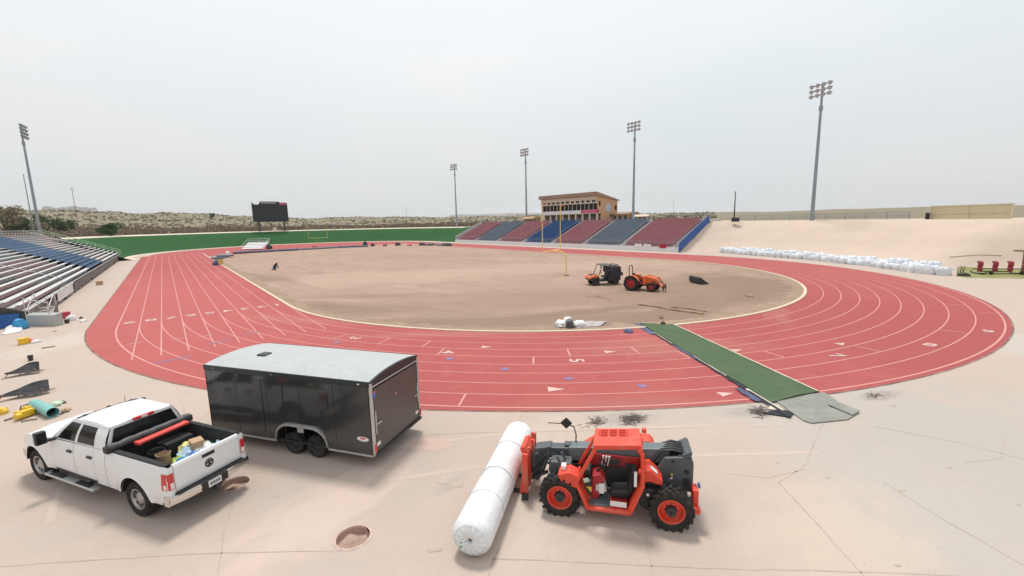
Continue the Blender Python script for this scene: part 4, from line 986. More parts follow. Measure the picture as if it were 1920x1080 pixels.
    # rear corner posts + tail lights
    for s in (-1, 1):
        b = MB(); b.grid([[Vector((-3.62, s*yb(z, -3.62), z)), Vector((-3.645, s*.895, z)), Vector((-3.64, s*.785, z))] for z in (.6, .85, 1.1, 1.3, 1.46)]); b.build('corner_panel', WHITE, t, smooth=50)
        b = MB(); b.grid([[Vector((-3.40, s*(yb(z, -3.4)+.006), z)), Vector((-3.60, s*(yb(z, -3.62)+.008), z)), Vector((-3.66, s*.90, z)), Vector((-3.655, s*.80, z))] for z in (.93, 1.10, 1.31)]); tl = b.build('tail_light', REDL, t, smooth=60)
        b = MB(); b.quad((-3.672, s*.89, .95), (-3.672, s*.89, 1.09), (-3.668, s*.81, 1.09), (-3.668, s*.81, .95)); b.quad((-3.62, s*(yb(1.0, -3.62)+.016), .955), (-3.50, s*(yb(1.0, -3.5)+.014), .955), (-3.50, s*(yb(1.0, -3.5)+.014), 1.07), (-3.62, s*(yb(1.0, -3.62)+.016), 1.07)); b.build('reverse_lens', CLRL, tl)
    # bumper
    b = MB(); rows = []
    for k in range(-10, 11):
        y = .96*k/10; xo = -3.80+.13*(abs(k)/10)**3+ (.0)
        rows.append([Vector((xo+.16, y, .79)), Vector((xo, y, .775)), Vector((xo-.035, y, .70)), Vector((xo, y, .58)), Vector((xo+.14, y, .53))])
    b.grid(rows)
    for s in (-1, 1): b.grid([[Vector((-3.67, s*.96, z)), Vector((-3.42, s*.96, z-.01))] for z in (.79, .70, .55)])
    bu = b.build('rear_bumper', CHROME, t, smooth=50)
    b = MB(); b.box((-3.70, 0, .80), (.22, 1.62, .025)); b.build('step_pad', BLACKP, bu)
    b = MB(); b.box((-3.835, 0, .675), (.02, .62, .20)); b.build('plate_recess', BLACKP, bu)
    b = MB(); b.box((-3.85, .02, .675), (.012, .31, .16)); pl = b.build('licence_plate', PLATE, bu)
    b = MB(); rnd = random.Random(4)
    for i in range(6): b.box((-3.858, -.09+i*.042, .675), (.004, .026, .07))
    b.build('plate_lettering', DARKM, pl)
    b = MB(); b.box((-3.85, 0, .49), (.2, .09, .09)); b.cyl((-3.9, 0, .54), (-3.9, 0, .58), .03); b.build('tow_hitch', DARKM, t)
    # front bumper, grille, headlights
    b = MB(); b.box((3.04, 0, .62), (.16, 1.76, .26)); b.build('front_bumper', CHROME, t, bevel=.05)
    b = MB(); b.box((3.01, 0, .92), (.06, 1.2, .3)); b.build('grille', DARKM, t)
    for s in (-1, 1):
        b = MB(); b.box((2.95, s*.72, .98), (.12, .24, .2)); b.build('headlight', CLRL, t, bevel=.02)
        # tow mirrors
        b = MB(); b.bar((1.10, s*.87, 1.40), (1.18, s*1.06, 1.40), .11, .08); b.box((1.22, s*1.14, 1.50), (.15, .22, .34)); mo = b.build('mirror', BLACKP, t, bevel=.03)
        b = MB(); b.box((1.14, s*1.14, 1.50), (.01, .18, .28)); b.build('mirror_glass', GLASS, mo)
        # running boards
        b = MB(); b.box((.45, s*.99, .40), (2.25, .17, .06)); rb = b.build('running_board', ALU, t, bevel=.015)
        for xx in (-.15, 1.05): b = MB(); b.box((xx, s*.99, .435), (.62, .13, .012)); b.build('step_pad', BLACKP, rb)
        for xx in (-.3, 1.4): b = MB(); b.box((xx, s*.88, .46), (.06, .2, .06)); b.build('board_bracket', BLACKP, rb)
        # bodyside lettering bar on fender + flares
        wheel(t, (-AX, s*.80, .44), .44, .30, s, RIMS); wheel(t, (AX, s*.80, .44), .44, .30, s, RIMS)
    # antenna
    b = MB(); b.tube([(1.5, -.86, 1.36), (1.45, -.86, 1.8)], .008, 5); b.build('antenna', BLACKP, t)
    # rolled tonneau cover across the front of the bed
    b = MB(); rows = [(-1.33+.012*math.sin(i*1.3), -.94+1.88*i/16, 1.56+.010*math.sin(i*2.1)) for i in range(17)]
    b.tube(rows, [.095+.008*math.sin(i*1.7) for i in range(17)], 12); tn = b.build('rolled_bed_cover', VINYL, t, smooth=50)
    for s in (-1, 1):
        b = MB(); b.box((-1.31, s*.93, 1.53), (.2, .12, .17)); b.build('end_cap', BLACKP, tn, bevel=.03)
    def squeeze(o):                               # shorter overhang behind the rear axle
        if o.name.startswith('wheel'): return
        if o.type == 'MESH':
            for v in o.data.vertices:
                if v.co.x < -2.86: v.co.x = -2.86+(v.co.x+2.86)*.78
        for c in o.children: squeeze(c)
    for c in t.children: squeeze(c)
    t.scale = (.978, .978, .985)
    return t, t.matrix_world
truck, _ = pickup()
TM = Matrix.Translation((-36.72, -24.795, 0)) @ Matrix.Rotation(R(119.9), 4, 'Z') @ Matrix.Diagonal((.978, .978, .985, 1))
def in_bed(x, y, z): return TM @ Vector((x, y, z))
# the load lying in the bed
b = MB(); b.box((0, 0, 0), (.17, 1.14, .07), rx=.0); b.box((0, -.56, .0), (.20, .08, .085)); b.box((0, .56, 0), (.20, .08, .085))
o = b.build('red_bar', REDBOX, bevel=.02); o.location = in_bed(-1.62, -.10, 1.54); o.rotation_euler = (0, 0, R(119.9+3)); tag(o, 'long red plastic bar lying across the truck bed behind the rolled cover', 'bar')
def lump(name, loc, d, m, label, cat, seed, n=10, amp=.22, flat=.35):
    b = MB(); rows = []; rnd = random.Random(seed); k = rnd.uniform(0, 9)
    for j in range(n+1):
        v = math.pi*j/n; row = []
        for i in range(2*n):
            u = math.pi*i/n; q = Vector((math.sin(v)*math.cos(u), math.sin(v)*math.sin(u), math.cos(v)))
            f = 1+amp*blob_noise(q*2.2, 1.2, k)+amp*.5*blob_noise(q*5, 1.1, k*2)
            z = q.z*f; z = max(z, -flat); row.append((q.x*f*d[0]/2, q.y*f*d[1]/2, (z+flat)*d[2]/(1+flat)))
        rows.append(row)
    b.grid(rows, closed=True); o = b.build(name, m, smooth=45); o.location = loc; o.rotation_euler = (0, 0, rnd.uniform(0, 6)); return tag(o, label, cat)
LOAD = [(-2.70, -.05, .94, .62, .56, .52, CYANT, 'pale blue plastic bag in the middle of the truck bed'),
 (-2.98, -.28, .96, .62, .56, .46, WPLAS, 'largest white plastic bag at the tailgate end of the truck bed'),
 (-2.52, -.12, 1.16, .42, .38, .38, YPALE, 'pale yellow plastic bag on top of the heap in the truck bed'),
 (-3.00, .28, .96, .44, .44, .42, CYANB, 'bright blue plastic bag by the tailgate in the truck bed'),
 (-2.35, .50, .94, .42, .3, .24, WPLAS, 'white crumpled bag at the left wall of the truck bed'),
 (-2.78, .30, 1.05, .30, .26, .34, mat('lime_plastic', (.50, .58, .12), .5), 'small lime plastic bag beside the tan bucket in the truck bed'),
 (-3.02, .02, 1.06, .36, .3, .36, mat('blue_bag', (.08, .20, .55), .5), 'small deep blue bag in the middle of the tailgate end of the truck bed'),
 (-3.0, -.54, .96, .42, .32, .42, CYANT, 'pale blue bag in the right tailgate corner of the truck bed'),
 (-2.45, -.46, .96, .48, .38, .40, GPLAS, 'pale green plastic bag on the right of the truck bed')]
for i, (x, y, z, a, c, h, m, lb_) in enumerate(LOAD): lump('plastic_bag', in_bed(x, y, .94+(z-.94)*.75), (a, c, h*.78), m, lb_, 'bag', 301+i, amp=.3)
def bucket(loc, r_, h, m, label, rot=0, tilt=0):
    o = empty('bucket', loc, rot, label, 'bucket'); o.rotation_euler = (tilt, 0, rot)
    b = MB(); b.lathe([(.001, .01), (r_*.8, .01), (r_, h), (r_*1.07, h), (r_*1.07, h*.93), (r_*1.0, h*.9), (r_*.82, 0), (.001, 0)], (0,0,0), (0,0,1), 18); b.build('pail', m, o, smooth=40)
    b = MB(); b.tube([(r_*1.05*math.cos(a), .35*r_, h*.9+r_*1.0*math.sin(a)*.6) for a in [math.pi*i/10 for i in range(11)]], .008, 5); b.build('handle', DARKM, o); return o
bucket(in_bed(-2.55, .45, 1.0), .14, .42, CARD, 'small tan bucket at the left rear of the truck bed')
bucket(in_bed(-2.0, .30, .94), .16, .36, BLACKP, 'black bucket in the front half of the truck bed')
crate('tool_box', in_bed(-1.75, -.30, .95), (.36, .6, .28), BLACKP, 'black tool box against the front right of the truck bed', 'box', R(119.9))
crate('cardboard_box', in_bed(-2.72, -.22, 1.26), (.30, .24, .14), CARD, 'small cardboard box on top of the bags in the truck bed', 'box', R(100))

# ------------------------------------------------------------------ enclosed trailer (x forward, y left, origin rear-left corner shifted to centre)
def trailer():
    ang = R(123.7); d = Vector((math.cos(ang), math.sin(ang), 0)); rt = Vector((math.sin(ang), -math.cos(ang), 0))
    c = Vector((-31.48, -28.82, 0))+d*2.95+rt*1.225
    t = empty('cargo_trailer', c, ang, 'long dark enclosed cargo trailer with a pale roof behind the pickup', 'trailer')
    L, W, ZB, ZT = 2.95, 1.225, .42, 2.48
    XW = [-L+2.0, -L+2.80]; rw = .335
    # side skins with a tandem arch cut out
    for s in (1, -1):
        b = MB(); rows = []; arch = lambda x: ZB if x < XW[0]-.53 or x > XW[1]+.53 else (ZB+.50*min(1, (1-max(0, (XW[0]-x)/.53, (x-XW[1])/.53)**2))**.5)
        X = sorted(set([-L+2*L*i/60 for i in range(61)]+[XW[0]-.53, XW[1]+.53]))
        for x in X: rows.append([Vector((x, s*W, lerp(arch(x), ZT-.10, k/6))) for k in range(7)])
        b.grid(rows); sk = b.build('side_panel', TRBLK, t, smooth=30)
        for k in range(1, 5):
            b = MB(); x = -L+2*L*k/5; b.box((x, s*(W+.002), (max(arch(x), ZB)+ZT)/2), (.010, .004, ZT-max(arch(x), ZB)-.12)); b.build('seam_strip', TRTRIM, sk)
        # fender flare
        b = MB(); pts = []
        for i in range(25):
            x = XW[0]-.53+(XW[1]-XW[0]+1.06)*i/24; pts.append(Vector((x, s*(W+.03), arch(x)+.012)))
        b.grid([[p+Vector((0, -s*.04, .0)), p+Vector((0, s*.03, .0)), p+Vector((0, s*.03, .075)), p+Vector((0, -s*.03, .08))] for p in pts]); b.build('fender_flare', ALU, t, smooth=40)
        b = MB(); b.grid([[p+Vector((0, -s*.05, 0)), p+Vector((0, -s*.5, 0))] for p in pts]); b.build('wheel_well', BLACKP, t)
        b = MB(); b.box(((-L+XW[0]-.53)/2, s*(W+.012), ZB-.02), (XW[0]-.53+L, .03, .05)); b.build('bottom_trim', ALU, t); b = MB(); b.box(((L+XW[1]+.53)/2, s*(W+.012), ZB-.02), (L-XW[1]-.53, .03, .05)); b.build('bottom_trim', ALU, t)
        b = MB(); b.prism([(-L-.02, ZT-.14), (L+.02, ZT-.14), (L+.02, ZT+.03), (-L-.02, ZT+.03)], s*(W-.02), s*(W+.025), 'y'); b.build('upper_trim', TRTRIM, t, bevel=.02)
        for x in (-L+.3, .3, L-.4):
            b = MB(); b.box((x, s*(W+.032), ZT-.05), (.06, .016, .03)); b.build('marker_lamp', CLRL if x < 0 else AMBER, t)
        b = MB(); b.box((XW[0]+.40, s*(W+.02), arch(XW[0]+.4)-.08), (.22, .02, .14)); b.build('fender_bracket', ALU, t)
        for x in XW: wheel(t, (x, s*(W-.17), rw), rw, .22, s, DARKM, holes=0, rimr=.56)
    # door outline on the near side
    b = MB()
    for x in (.0, .78): b.box((x, W+.005, 1.36), (.02, .012, 1.7))
    b.box((.39, W+.005, 2.21), (.8, .012, .02)); b.build('side_door_frame', TRTRIM, t)
    b = MB(); b.box((-.18+.1, W+.01, 1.35), (.05, .03, .12)); b.box((-1.55, W+.012, 1.75), (.02, .02, .5)); b.build('door_hinge', DARKM, t)
    # roof: crowned with rounded rear/front bows
    b = MB(); rows = []
    for i in range(31):
        x = -L-.005+2*(L+.005)*i/30; rows.append([Vector((x, W*k/8, ZT+.02+.13*(1-(abs(k)/8)**2.2))) for k in range(-8, 9)])
    b.grid(rows); b.build('roof', TRROOF, t, smooth=60)
    b = MB(); b.box((L-1.35, .25, ZT+.165), (.32, .32, .05)); b.build('roof_vent', DARKM, t, bevel=.03)
    # front and rear ends
    endp = [(-W, ZB), (W, ZB)]+[(W*k/8, ZT+.02+.125*(1-(abs(k)/8)**2.2)) for k in range(8, -9, -1)]
    b = MB(); b.prism(endp, L-.04, L, 'x'); b.build('front_wall', TRBLK, t)
    b = MB(); b.prism(endp, -L, -L+.04, 'x'); rr = b.build('rear_frame', TRTRIM, t)
    RAMP = mat('ramp_door', (.085, .072, .066), .34, noise=[(.8, .5, (.10, .085, .076)), (5, .3, (.07, .06, .055))])
    b = MB(); b.box((-L-.025, 0, 1.36), (.045, 2*W-.20, 1.80)); rd_ = b.build('ramp_door', RAMP, t, bevel=.01)
    b = MB(); b.prism([(-W, ZT-.12), (W, ZT-.12)]+[(W*k/8, ZT+.02+.12*(1-(abs(k)/8)**2.2)) for k in range(8, -9, -1)], -L-.06, -L-.001, 'x'); b.build('rear_header', TRTRIM, t)
    b = MB()
    for s in (-1, 1): b.box((-L-.03, s*(W-.03), 1.43), (.07, .07, 2.06))
    b.box((-L-.055, 0, ZT-.13), (.05, 2*W-.06, .035))
    b.build('corner_post', ALU, t, bevel=.008)
    b = MB(); b.box((-L-.05, 0, ZB+.0), (.10, 2*W, .07)); b.build('rear_sill', DARKM, t)
    for s in (-1, 1):
        b = MB(); b.box((-L-.06, s*(W-.12), 1.30), (.03, .05, .46)); b.cyl((-L-.07, s*(W-.12), 1.0), (-L-.07, s*(W-.12), 1.65), .016); b.box((-L-.08, s*(W-.22), 1.27), (.03, .24, .04)); b.build('cam_latch', ALU, t)
        b = MB(); b.box((-L-.075, s*(W-.03), .62), (.03, .06, .22)); b.build('tail_lamp', REDL, t)
        b = MB(); b.box((-L-.05, s*(W-.20), .68), (.012, .16, .10)); b.build('sticker', STICK, t)
    b = MB(); b.cyl((-L-.05, 0.1, 1.75), (-L-.065, .1, 1.75), .035, n=14); b.build('door_lock', CHROME, rd_)
    # stickers: pale oval with red on the side, shield on the corner post
    b = MB()
    b.lathe([(.0, 0), (.19, 0)], (-L+.30, W+.008, .86), (0, 1, 0), 20); st = b.build('side_decal', STICK, t); st.scale = (1, 1, 1)
    for v in st.data.vertices: v.co.z = .86+(v.co.z-.86)*.36
    b = MB(); b.box((-L+.30, W+.013, .88), (.16, .004, .055)); b.build('decal_lettering', mat('decal_red', (.65, .12, .12), .5), st)
    b = MB(); b.prism([(-.05, -.06), (0, -.11), (.05, -.06), (.05, .05), (-.05, .05)], 0, .008, 'y'); o = b.build('shield_decal', mat('decal_blue', (.04, .16, .55), .5), t, loc=(-L-.07, W-.12, 2.12)); o.rotation_euler = (0, 0, R(90))
    b = MB(); b.prism([(-.05, .05), (.05, .05), (.05, .09), (-.05, .09)], -.002, .010, 'y'); b.build('shield_top', mat('decal_red', (.65, .12, .12)), o)
    # floor, frame, tongue, jack
    b = MB(); b.box((0, 0, ZB-.02), (2*L-.05, 2*W-.12, .06))
    for s in (-1, 1): b.box((0, s*.75, ZB-.10), (2*L-.1, .08, .13))
    for x in XW: b.cyl((x, -W+.2, rw), (x, W-.2, rw), .045)
    b.build('chassis', BLACKP, t)
    b = MB(); b.bar((L-.2, .7, ZB-.08), (L+1.25, 0, ZB-.02), .08, .12); b.bar((L-.2, -.7, ZB-.08), (L+1.25, 0, ZB-.02), .08, .12); b.box((L+1.3, 0, ZB), (.3, .12, .12)); tg = b.build('tongue', DARKM, t)
    b = MB(); b.cyl((L+.95, .14, .04), (L+.95, .14, ZB+.42), .035); b.cyl((L+.95, .14, 0), (L+.95, .14, .05), .09); b.build('jack', ALU, tg)
    
trailer()

# ------------------------------------------------------------------ telehandler (x forward, y left)
def telehandler():
    t = empty('telehandler', (-27.603, -33.865, 0), R(127.75), 'orange telehandler with an open cab carrying the white turf roll', 'telehandler')
    r = .455
    for x in (1.23, -1.23):
        for s in (-1, 1):
            wheel(t, (x, s*.68, r), r, .34, s, ORANGE if True else None, lugs=18, holes=0, rimr=.62, dish=.25)
    # dark hubs
    for x in (1.23, -1.23):
        for s in (-1, 1):
            b = MB(); b.lathe([(.02, s*.16), (.11, s*.15), (.125, s*.05), (.16, s*.03), (.16, s*.0)], (x, s*.68, r), (0, 1, 0), 16)
            for i in range(8):
                a = i*math.pi/4; b.cyl((x+.135*math.cos(a), s*.71, r+.135*math.sin(a)), (x+.135*math.cos(a), s*.745, r+.135*math.sin(a)), .014, n=6)
            b.build('wheel_hub', DARKM, t)
    # frame: two dark longitudinal plates, axles
    b = MB()
    for y in (-.36, .08): b.prism([(-1.65, .42), (1.45, .42), (1.55, .55), (1.5, .85), (.9, .92), (-1.0, 1.0), (-1.7, .95)], y-.03, y+.03, 'y')
    b.box((0, -.14, .44), (2.9, .5, .06))
    for x in (-1.23, 1.23): b.cyl((x, -.6, r), (x, .6, r), .10); b.box((x, 0, r), (.28, .5, .26))
    b.build('chassis', DARKM, t)
    # front fender stubs, lamps
    b = MB(); b.prism([(.78, .72), (1.18, .84), (1.28, 1.02), (1.0, 1.12), (.78, 1.02)], .45, .83, 'y'); b.build('front_housing', ORANGE, t, bevel=.03)
    b = MB(); b.box((1.15, .60, 1.12), (.12, .16, .12)); b.build('headlight', CLRL, t, bevel=.02)
    b = MB(); b.box((1.25, .25, .85), (.5, .34, .5)); b.cyl((1.5, .3, .75), (1.5, .3, 1.12), .05); b.cyl((1.2, .36, .95), (1.35, .42, 1.25), .03); b.cyl((1.1, .22, 1.0), (1.25, .3, 1.3), .03); b.build('front_valve_block', MGREY, t, bevel=.02)
    # cab tub / floor
    b = MB(); b.prism([(.62, .30), (.86, .88), (.80, .90), (.56, .36), (-.30, .36), (-.56, 1.0), (-.64, 1.0), (-.36, .30)], .06, .85, 'y'); b.build('cab_tub', ORANGE, t, bevel=.012)
    b = MB(); b.box((.32, .46, .375), (.46, .68, .02))
    for i in range(6): b.box((.14+.07*i, .46, .39), (.02, .66, .012))
    b.build('floor_mat', BOOMG, t)
    b = MB(); b.box((-.1, .80, .47), (.36, .02, .11)); b.build('step_label', STICK, t)
    b = MB(); b.box((-.12, .45, .42), (.34, .70, .14)); b.build('seat_base', REDM, t)
    # inner red wall beside the boom
    b = MB(); b.prism([(.80, .5), (.80, 1.0), (.45, 1.22), (-.56, 1.22), (-.56, .5)], .04, .08, 'y'); b.build('inner_wall', REDM, t)
    b = MB(); b.box((.02, .11, 1.08), (.30, .03, .14)); b.box((-.35, .11, .98), (.2, .03, .2)); b.build('wall_trim', DARKM, t)
    # dash console with instrument label
    b = MB(); b.prism([(.36, .36), (.52, .36), (.50, .95), (.30, 1.0), (.20, .92)], .22, .58, 'y'); cn = b.build('console', REDM, t, bevel=.02)
    b = MB(); b.box((.20, .40, .66), (.015, .26, .22), ry=.25); b.quad((.34, .60, .55), (.12+.1, .60, .55), (.12+.1, .60, .80), (.34, .60, .80)); b.build('label_plate', STICK, cn)
    b = MB(); b.box((.30, .586, .68), (.22, .012, .16)); b.build('label_plate', ALU, cn)
    b = MB(); b.tube([(.24+.16*math.cos(a)*.55, .40+.17*math.sin(a), 1.13+.16*math.cos(a)*.8) for a in [2*math.pi*i/20 for i in range(20)]], .018, 6, True)
    b.cyl((.40, .40, .98), (.25, .40, 1.12), .022); b.box((.25, .40, 1.13), (.03, .3, .03)); b.build('steering_wheel', SEAT, t)
    b = MB(); b.box((.58, .62, .80), (.16, .24, .24)); b.box((.60, .45, 1.02), (.14, .3, .18)); b.cyl((.5, .75, .55), (.62, .78, .75), .03); b.build('pedal_box', BLACKP, t, bevel=.03)
    b = MB(); b.box((.56, .74, .72), (.12, .02, .11)); b.build('warning_label', STICKY, t)
    b = MB(); b.box((.62, .735, .92), (.12, .03, .08), ry=.4); b.build('mirror_label', GPLAS, t)
    b = MB()
    for i in range(3): b.cyl((.30-.07*i, .16, 1.0), (.26-.07*i, .16, 1.2), .014); b.cyl((.26-.07*i, .16, 1.2), (.26-.07*i, .16, 1.24), .025)
    b.build('control_lever', STICK, t)
    # seat
    b = MB(); b.box((-.14, .45, .62), (.44, .44, .14), ry=.12); o = b.build('seat', SEAT, t, bevel=.045)
    b = MB(); b.box((-.40, .45, .90), (.13, .44, .54), ry=-.22); b.build('backrest', SEAT, t, bevel=.05)
    b = MB(); b.box((-.15, .45, .53), (.3, .3, .10)); b.build('suspension', BLACKP, t)
    b = MB(); b.box((-.46, .80, 1.12), (.06, .04, .34)); b.build('seat_belt_reel', STICK, t)
    # roll cage: flat bars, octagonal side opening
    side = [(.84, .90), (.40, 1.77), (-.50, 1.86), (-.60, 1.70), (-.62, 1.0), (-.36, .31), (.58, .31)]
    for y in (.82, .06):
        b = MB(); n = len(side)
        pts = [Vector((p[0], y-(0 if p[1] < 1.2 else .04*(1 if y > .5 else -1)), p[1])) for p in side]
        rng = range(n) if y > .5 else range(0, 4)
        for i in rng:
            a, c = pts[i], pts[(i+1) % n]; e = (c-a).normalized()*.035; b.bar(a-e, c+e, .075, .085 if i not in (4, 5, 6) else .12, up=(0, 1, 0))
        b.build('cage_side', ORANGE, t, bevel=.02)
    # roof guard, sloping forward, with louvre slots at its inner edge
    b = MB(); Z = lambda x: 1.795+.10*(.40-x)
    def slab(x0, x1, y0, y1):
        b.add([(x0, y0, Z(x0)), (x1, y0, Z(x1)), (x1, y1, Z(x1)), (x0, y1, Z(x0)), (x0, y0, Z(x0)+.05), (x1, y0, Z(x1)+.05), (x1, y1, Z(x1)+.05), (x0, y1, Z(x0)+.05)], [(0,3,2,1),(4,5,6,7),(0,1,5,4),(1,2,6,5),(2,3,7,6),(3,0,4,7)])
    slab(-.56, .46, .42, .84); slab(-.56, -.28, .02, .42); slab(.34, .46, .02, .42); slab(-.28, .34, .02, .10)
    for i in range(4): 
        x = -.28+.62*(i)/3-.02; slab(x, x+.05, .10, .42)
    for j in range(3): slab(-.28, .34, .17+.08*j, .195+.08*j)
    b.build('roof_guard', ORANGE, t)
    b = MB(); b.box((-.54, .43, 1.80), (.12, .8, .10)); b.box((.43, .43, 1.76), (.08, .8, .09)); b.build('cage_crossbar', ORANGE, t, bevel=.02)
    b = MB(); b.box((-.66, .08, 1.93), (.10, .12, .08)); b.build('beacon_mount', ORANGE, t)
    # engine hood, far side
    b = MB(); b.prism([(-.95, .55), (-.95, 1.30), (-.85, 1.42), (.40, 1.34), (.80, 1.05), (.85, .55)], -.86, -.42, 'y'); b.build('engine_hood', ORANGE, t, bevel=.04)
    # boom: two nested boxes
    a0 = Vector((-1.25, -.17, 1.30)); a1 = Vector((1.10, -.17, 1.10)); a2 = Vector((1.72, -.17, 1.05))
    b = MB(); b.bar(a0, a1, .34, .36); b.build('outer_boom', BOOMG, t, bevel=.025)
    b = MB(); b.bar(a1-Vector((.1,0,0)), a2, .27, .29); b.box((1.15, -.17, 1.29), (.16, .18, .04)); b.build('inner_boom', MGREY, t, bevel=.02)
    b = MB(); b.prism([(1.55, 1.24), (1.95, 1.16), (2.05, .95), (2.02, .35), (1.88, .28), (1.72, .55), (1.60, .90)], -.34, .0, 'y')
    b.cyl((1.9, -.40, .42), (1.9, .06, .42), .07); b.cyl((1.9, -.40, 1.02), (1.9, .06, 1.02), .06); b.build('boom_nose', MGREY, t, bevel=.02)
    b = MB(); b.cyl((1.70, .05, 1.0), (1.95, .05, .55), .05); b.cyl((1.62, .07, .62), (2.02, .07, .40), .045); b.tube([(1.4, .08, 1.1), (1.62, .16, 1.15), (1.8, .14, .95), (1.85, .1, .7)], .018, 6); b.tube([(1.35, .02, 1.2), (1.6, .1, 1.28), (1.85, .08, 1.05), (1.95, .06, .8)], .015, 6); b.build('tilt_cylinder', DARKM, t)
    b = MB(); b.cyl((-.9, -.17, .75), (.7, -.17, .95), .07); b.cyl((.7, -.17, .95), (1.0, -.17, .98), .045); b.build('lift_cylinder', MGREY, t)
    # carriage
    b = MB(); b.box((2.12, -.2, .98), (.09, 1.15, .14)); b.box((2.12, -.2, .28), (.09, 1.15, .14))
    for y in (-.75, -.38, .02, .36): b.prism([(2.06, .16), (2.28, .16), (2.22, .55), (2.20, 1.20), (2.06, 1.18)], y-.035, y+.035, 'y')
    b.box((2.20, -.2, .65), (.05, 1.1, .30)); b.prism([(2.15, .9), (2.3, 1.22), (2.18, 1.28), (2.08, 1.1)], -.45, .2, 'y'); b.build('carriage', ORANGE, t, bevel=.012)
    b = MB(); b.box((2.14, .40, .10), (.16, .10, .16)); b.build('carriage_hook', DARKM, t); b = MB(); b.box((2.14, -.8, .10), (.16, .10, .16)); b.build('carriage_hook', DARKM, t); b = MB(); b.box((2.03, -.17, .7), (.05, .3, .4)); b.build('quick_hitch', DARKM, t)
    b = MB()
    for y in (-.55, .12): b = MB(); b.box((2.62, y, .045), (.95, .10, .045)); b.build('fork', DARKM, t)
    # rear: counterweight frame and boom pivot towers
    b = MB()
    b.prism([(-.98, .55), (-.96, 1.10), (-1.12, 1.38), (-1.50, 1.44), (-1.74, 1.36), (-1.72, .95), (-1.62, .60)], .14, .24, 'y')
    b.prism([(-.98, .55), (-.96, 1.10), (-1.12, 1.38), (-1.50, 1.44), (-1.74, 1.36), (-1.72, .95), (-1.62, .60)], -.56, -.46, 'y')
    b.box((-1.70, -.15, .95), (.10, .75, .70)); b.box((-1.35, -.15, .62), (.6, .7, .12)); b.build('pivot_tower', MGREY, t, bevel=.02)
    b = MB()
    for x, z, rr in ((-1.60, 1.10, .055), (-1.24, .96, .03), (-1.30, 1.32, .03)): b.cyl((x, .235, z), (x, .262, z), rr, n=12)
    b.box((-1.60, .25, .86), (.13, .02, .17)); b.build('pivot_pin', BLACKP, t)
    b = MB(); b.box((-1.28, .252, 1.0), (.05, .012, .05)); b.build('warning_label', STICKY, t)
    b = MB(); b.box((-1.27, .252, .92), (.06, .012, .05)); b.build('info_label', STICK, t)
    b = MB()
    for i in range(5):
        y = -.38+.11*i; b.tube([(-.85, y, 1.12), (-1.05, y+.02, 1.38+.02*i), (-1.30, y+.03, 1.52), (-1.55, y+.02, 1.48), (-1.66, y, 1.25)], .032, 7)
    b.build('hydraulic_hose', DARKM, t, smooth=60)
    b = MB(); b.prism([(-1.62, 1.36), (-1.72, 1.52), (-1.66, 1.56), (-1.5, 1.46)], -.52, .2, 'y'); b.box((-1.45, .19, 1.44), (.05, .03, .05)); b.box((-1.68, .19, 1.42), (.05, .03, .06)); b.build('pivot_cap', MGREY, t)
    # rear fender, orange, near side, and dark housing between wheels
    b = MB(); b.prism([(-.62, .95), (-.66, 1.22), (-.78, 1.26), (-1.06, 1.02), (-1.04, .92), (-.80, .98)], .10, .62, 'y'); f = b.build('rear_fender', ORANGE, t, bevel=.02)
    b = MB(); b.quad((-.80, .36, 1.245), (-.80, .52, 1.245), (-.95, .52, 1.12), (-.95, .36, 1.12)); o = b.build('fender_decal', STICK, f); o.location = (0, 0, .012)
    b = MB(); b.cyl((-.78, .3, .58), (-.78, .66, .58), .26, n=18); b.box((-.80, .3, .75), (.4, .4, .3)); b.build('fuel_tank', BLACKP, t, bevel=.03)
    b = MB(); b.cyl((-.74, .665, .72), (-.74, .70, .72), .035, n=10); b.build('filler_cap', CHROME, t)
    b = MB(); b.box((-1.76, .42, .62), (.12, .30, .50)); b.box((-1.70, .62, .45), (.30, .12, .14)); b.build('rear_bumper', ORANGE, t, bevel=.02)
    b = MB(); b.box((-1.76, -.6, .62), (.12, .30, .50)); b.build('rear_bumper', ORANGE, t, bevel=.02)
    b = MB(); b.box((-1.84, .42, .92), (.04, .12, .08)); b.build('tail_lamp', BLUES, t)
    # diamond mirror on an arm
    b = MB(); b.tube([(.95, -.25, 1.22), (.95, -.30, 1.48), (1.02, -.42, 1.62), (1.22, -.50, 1.64)], .018, 6); b.tube([(1.22, -.5, 1.64), (1.7, -.55, 1.6)], .012, 5); b.build('mirror_arm', BLACKP, t)
    b = MB(); b.box((1.22, -.50, 1.66), (.22, .05, .22), ry=R(45), rz=.1); b.build('mirror', BLACKP, t, bevel=.02)
    t.scale = (.97, .97, .98)
telehandler()

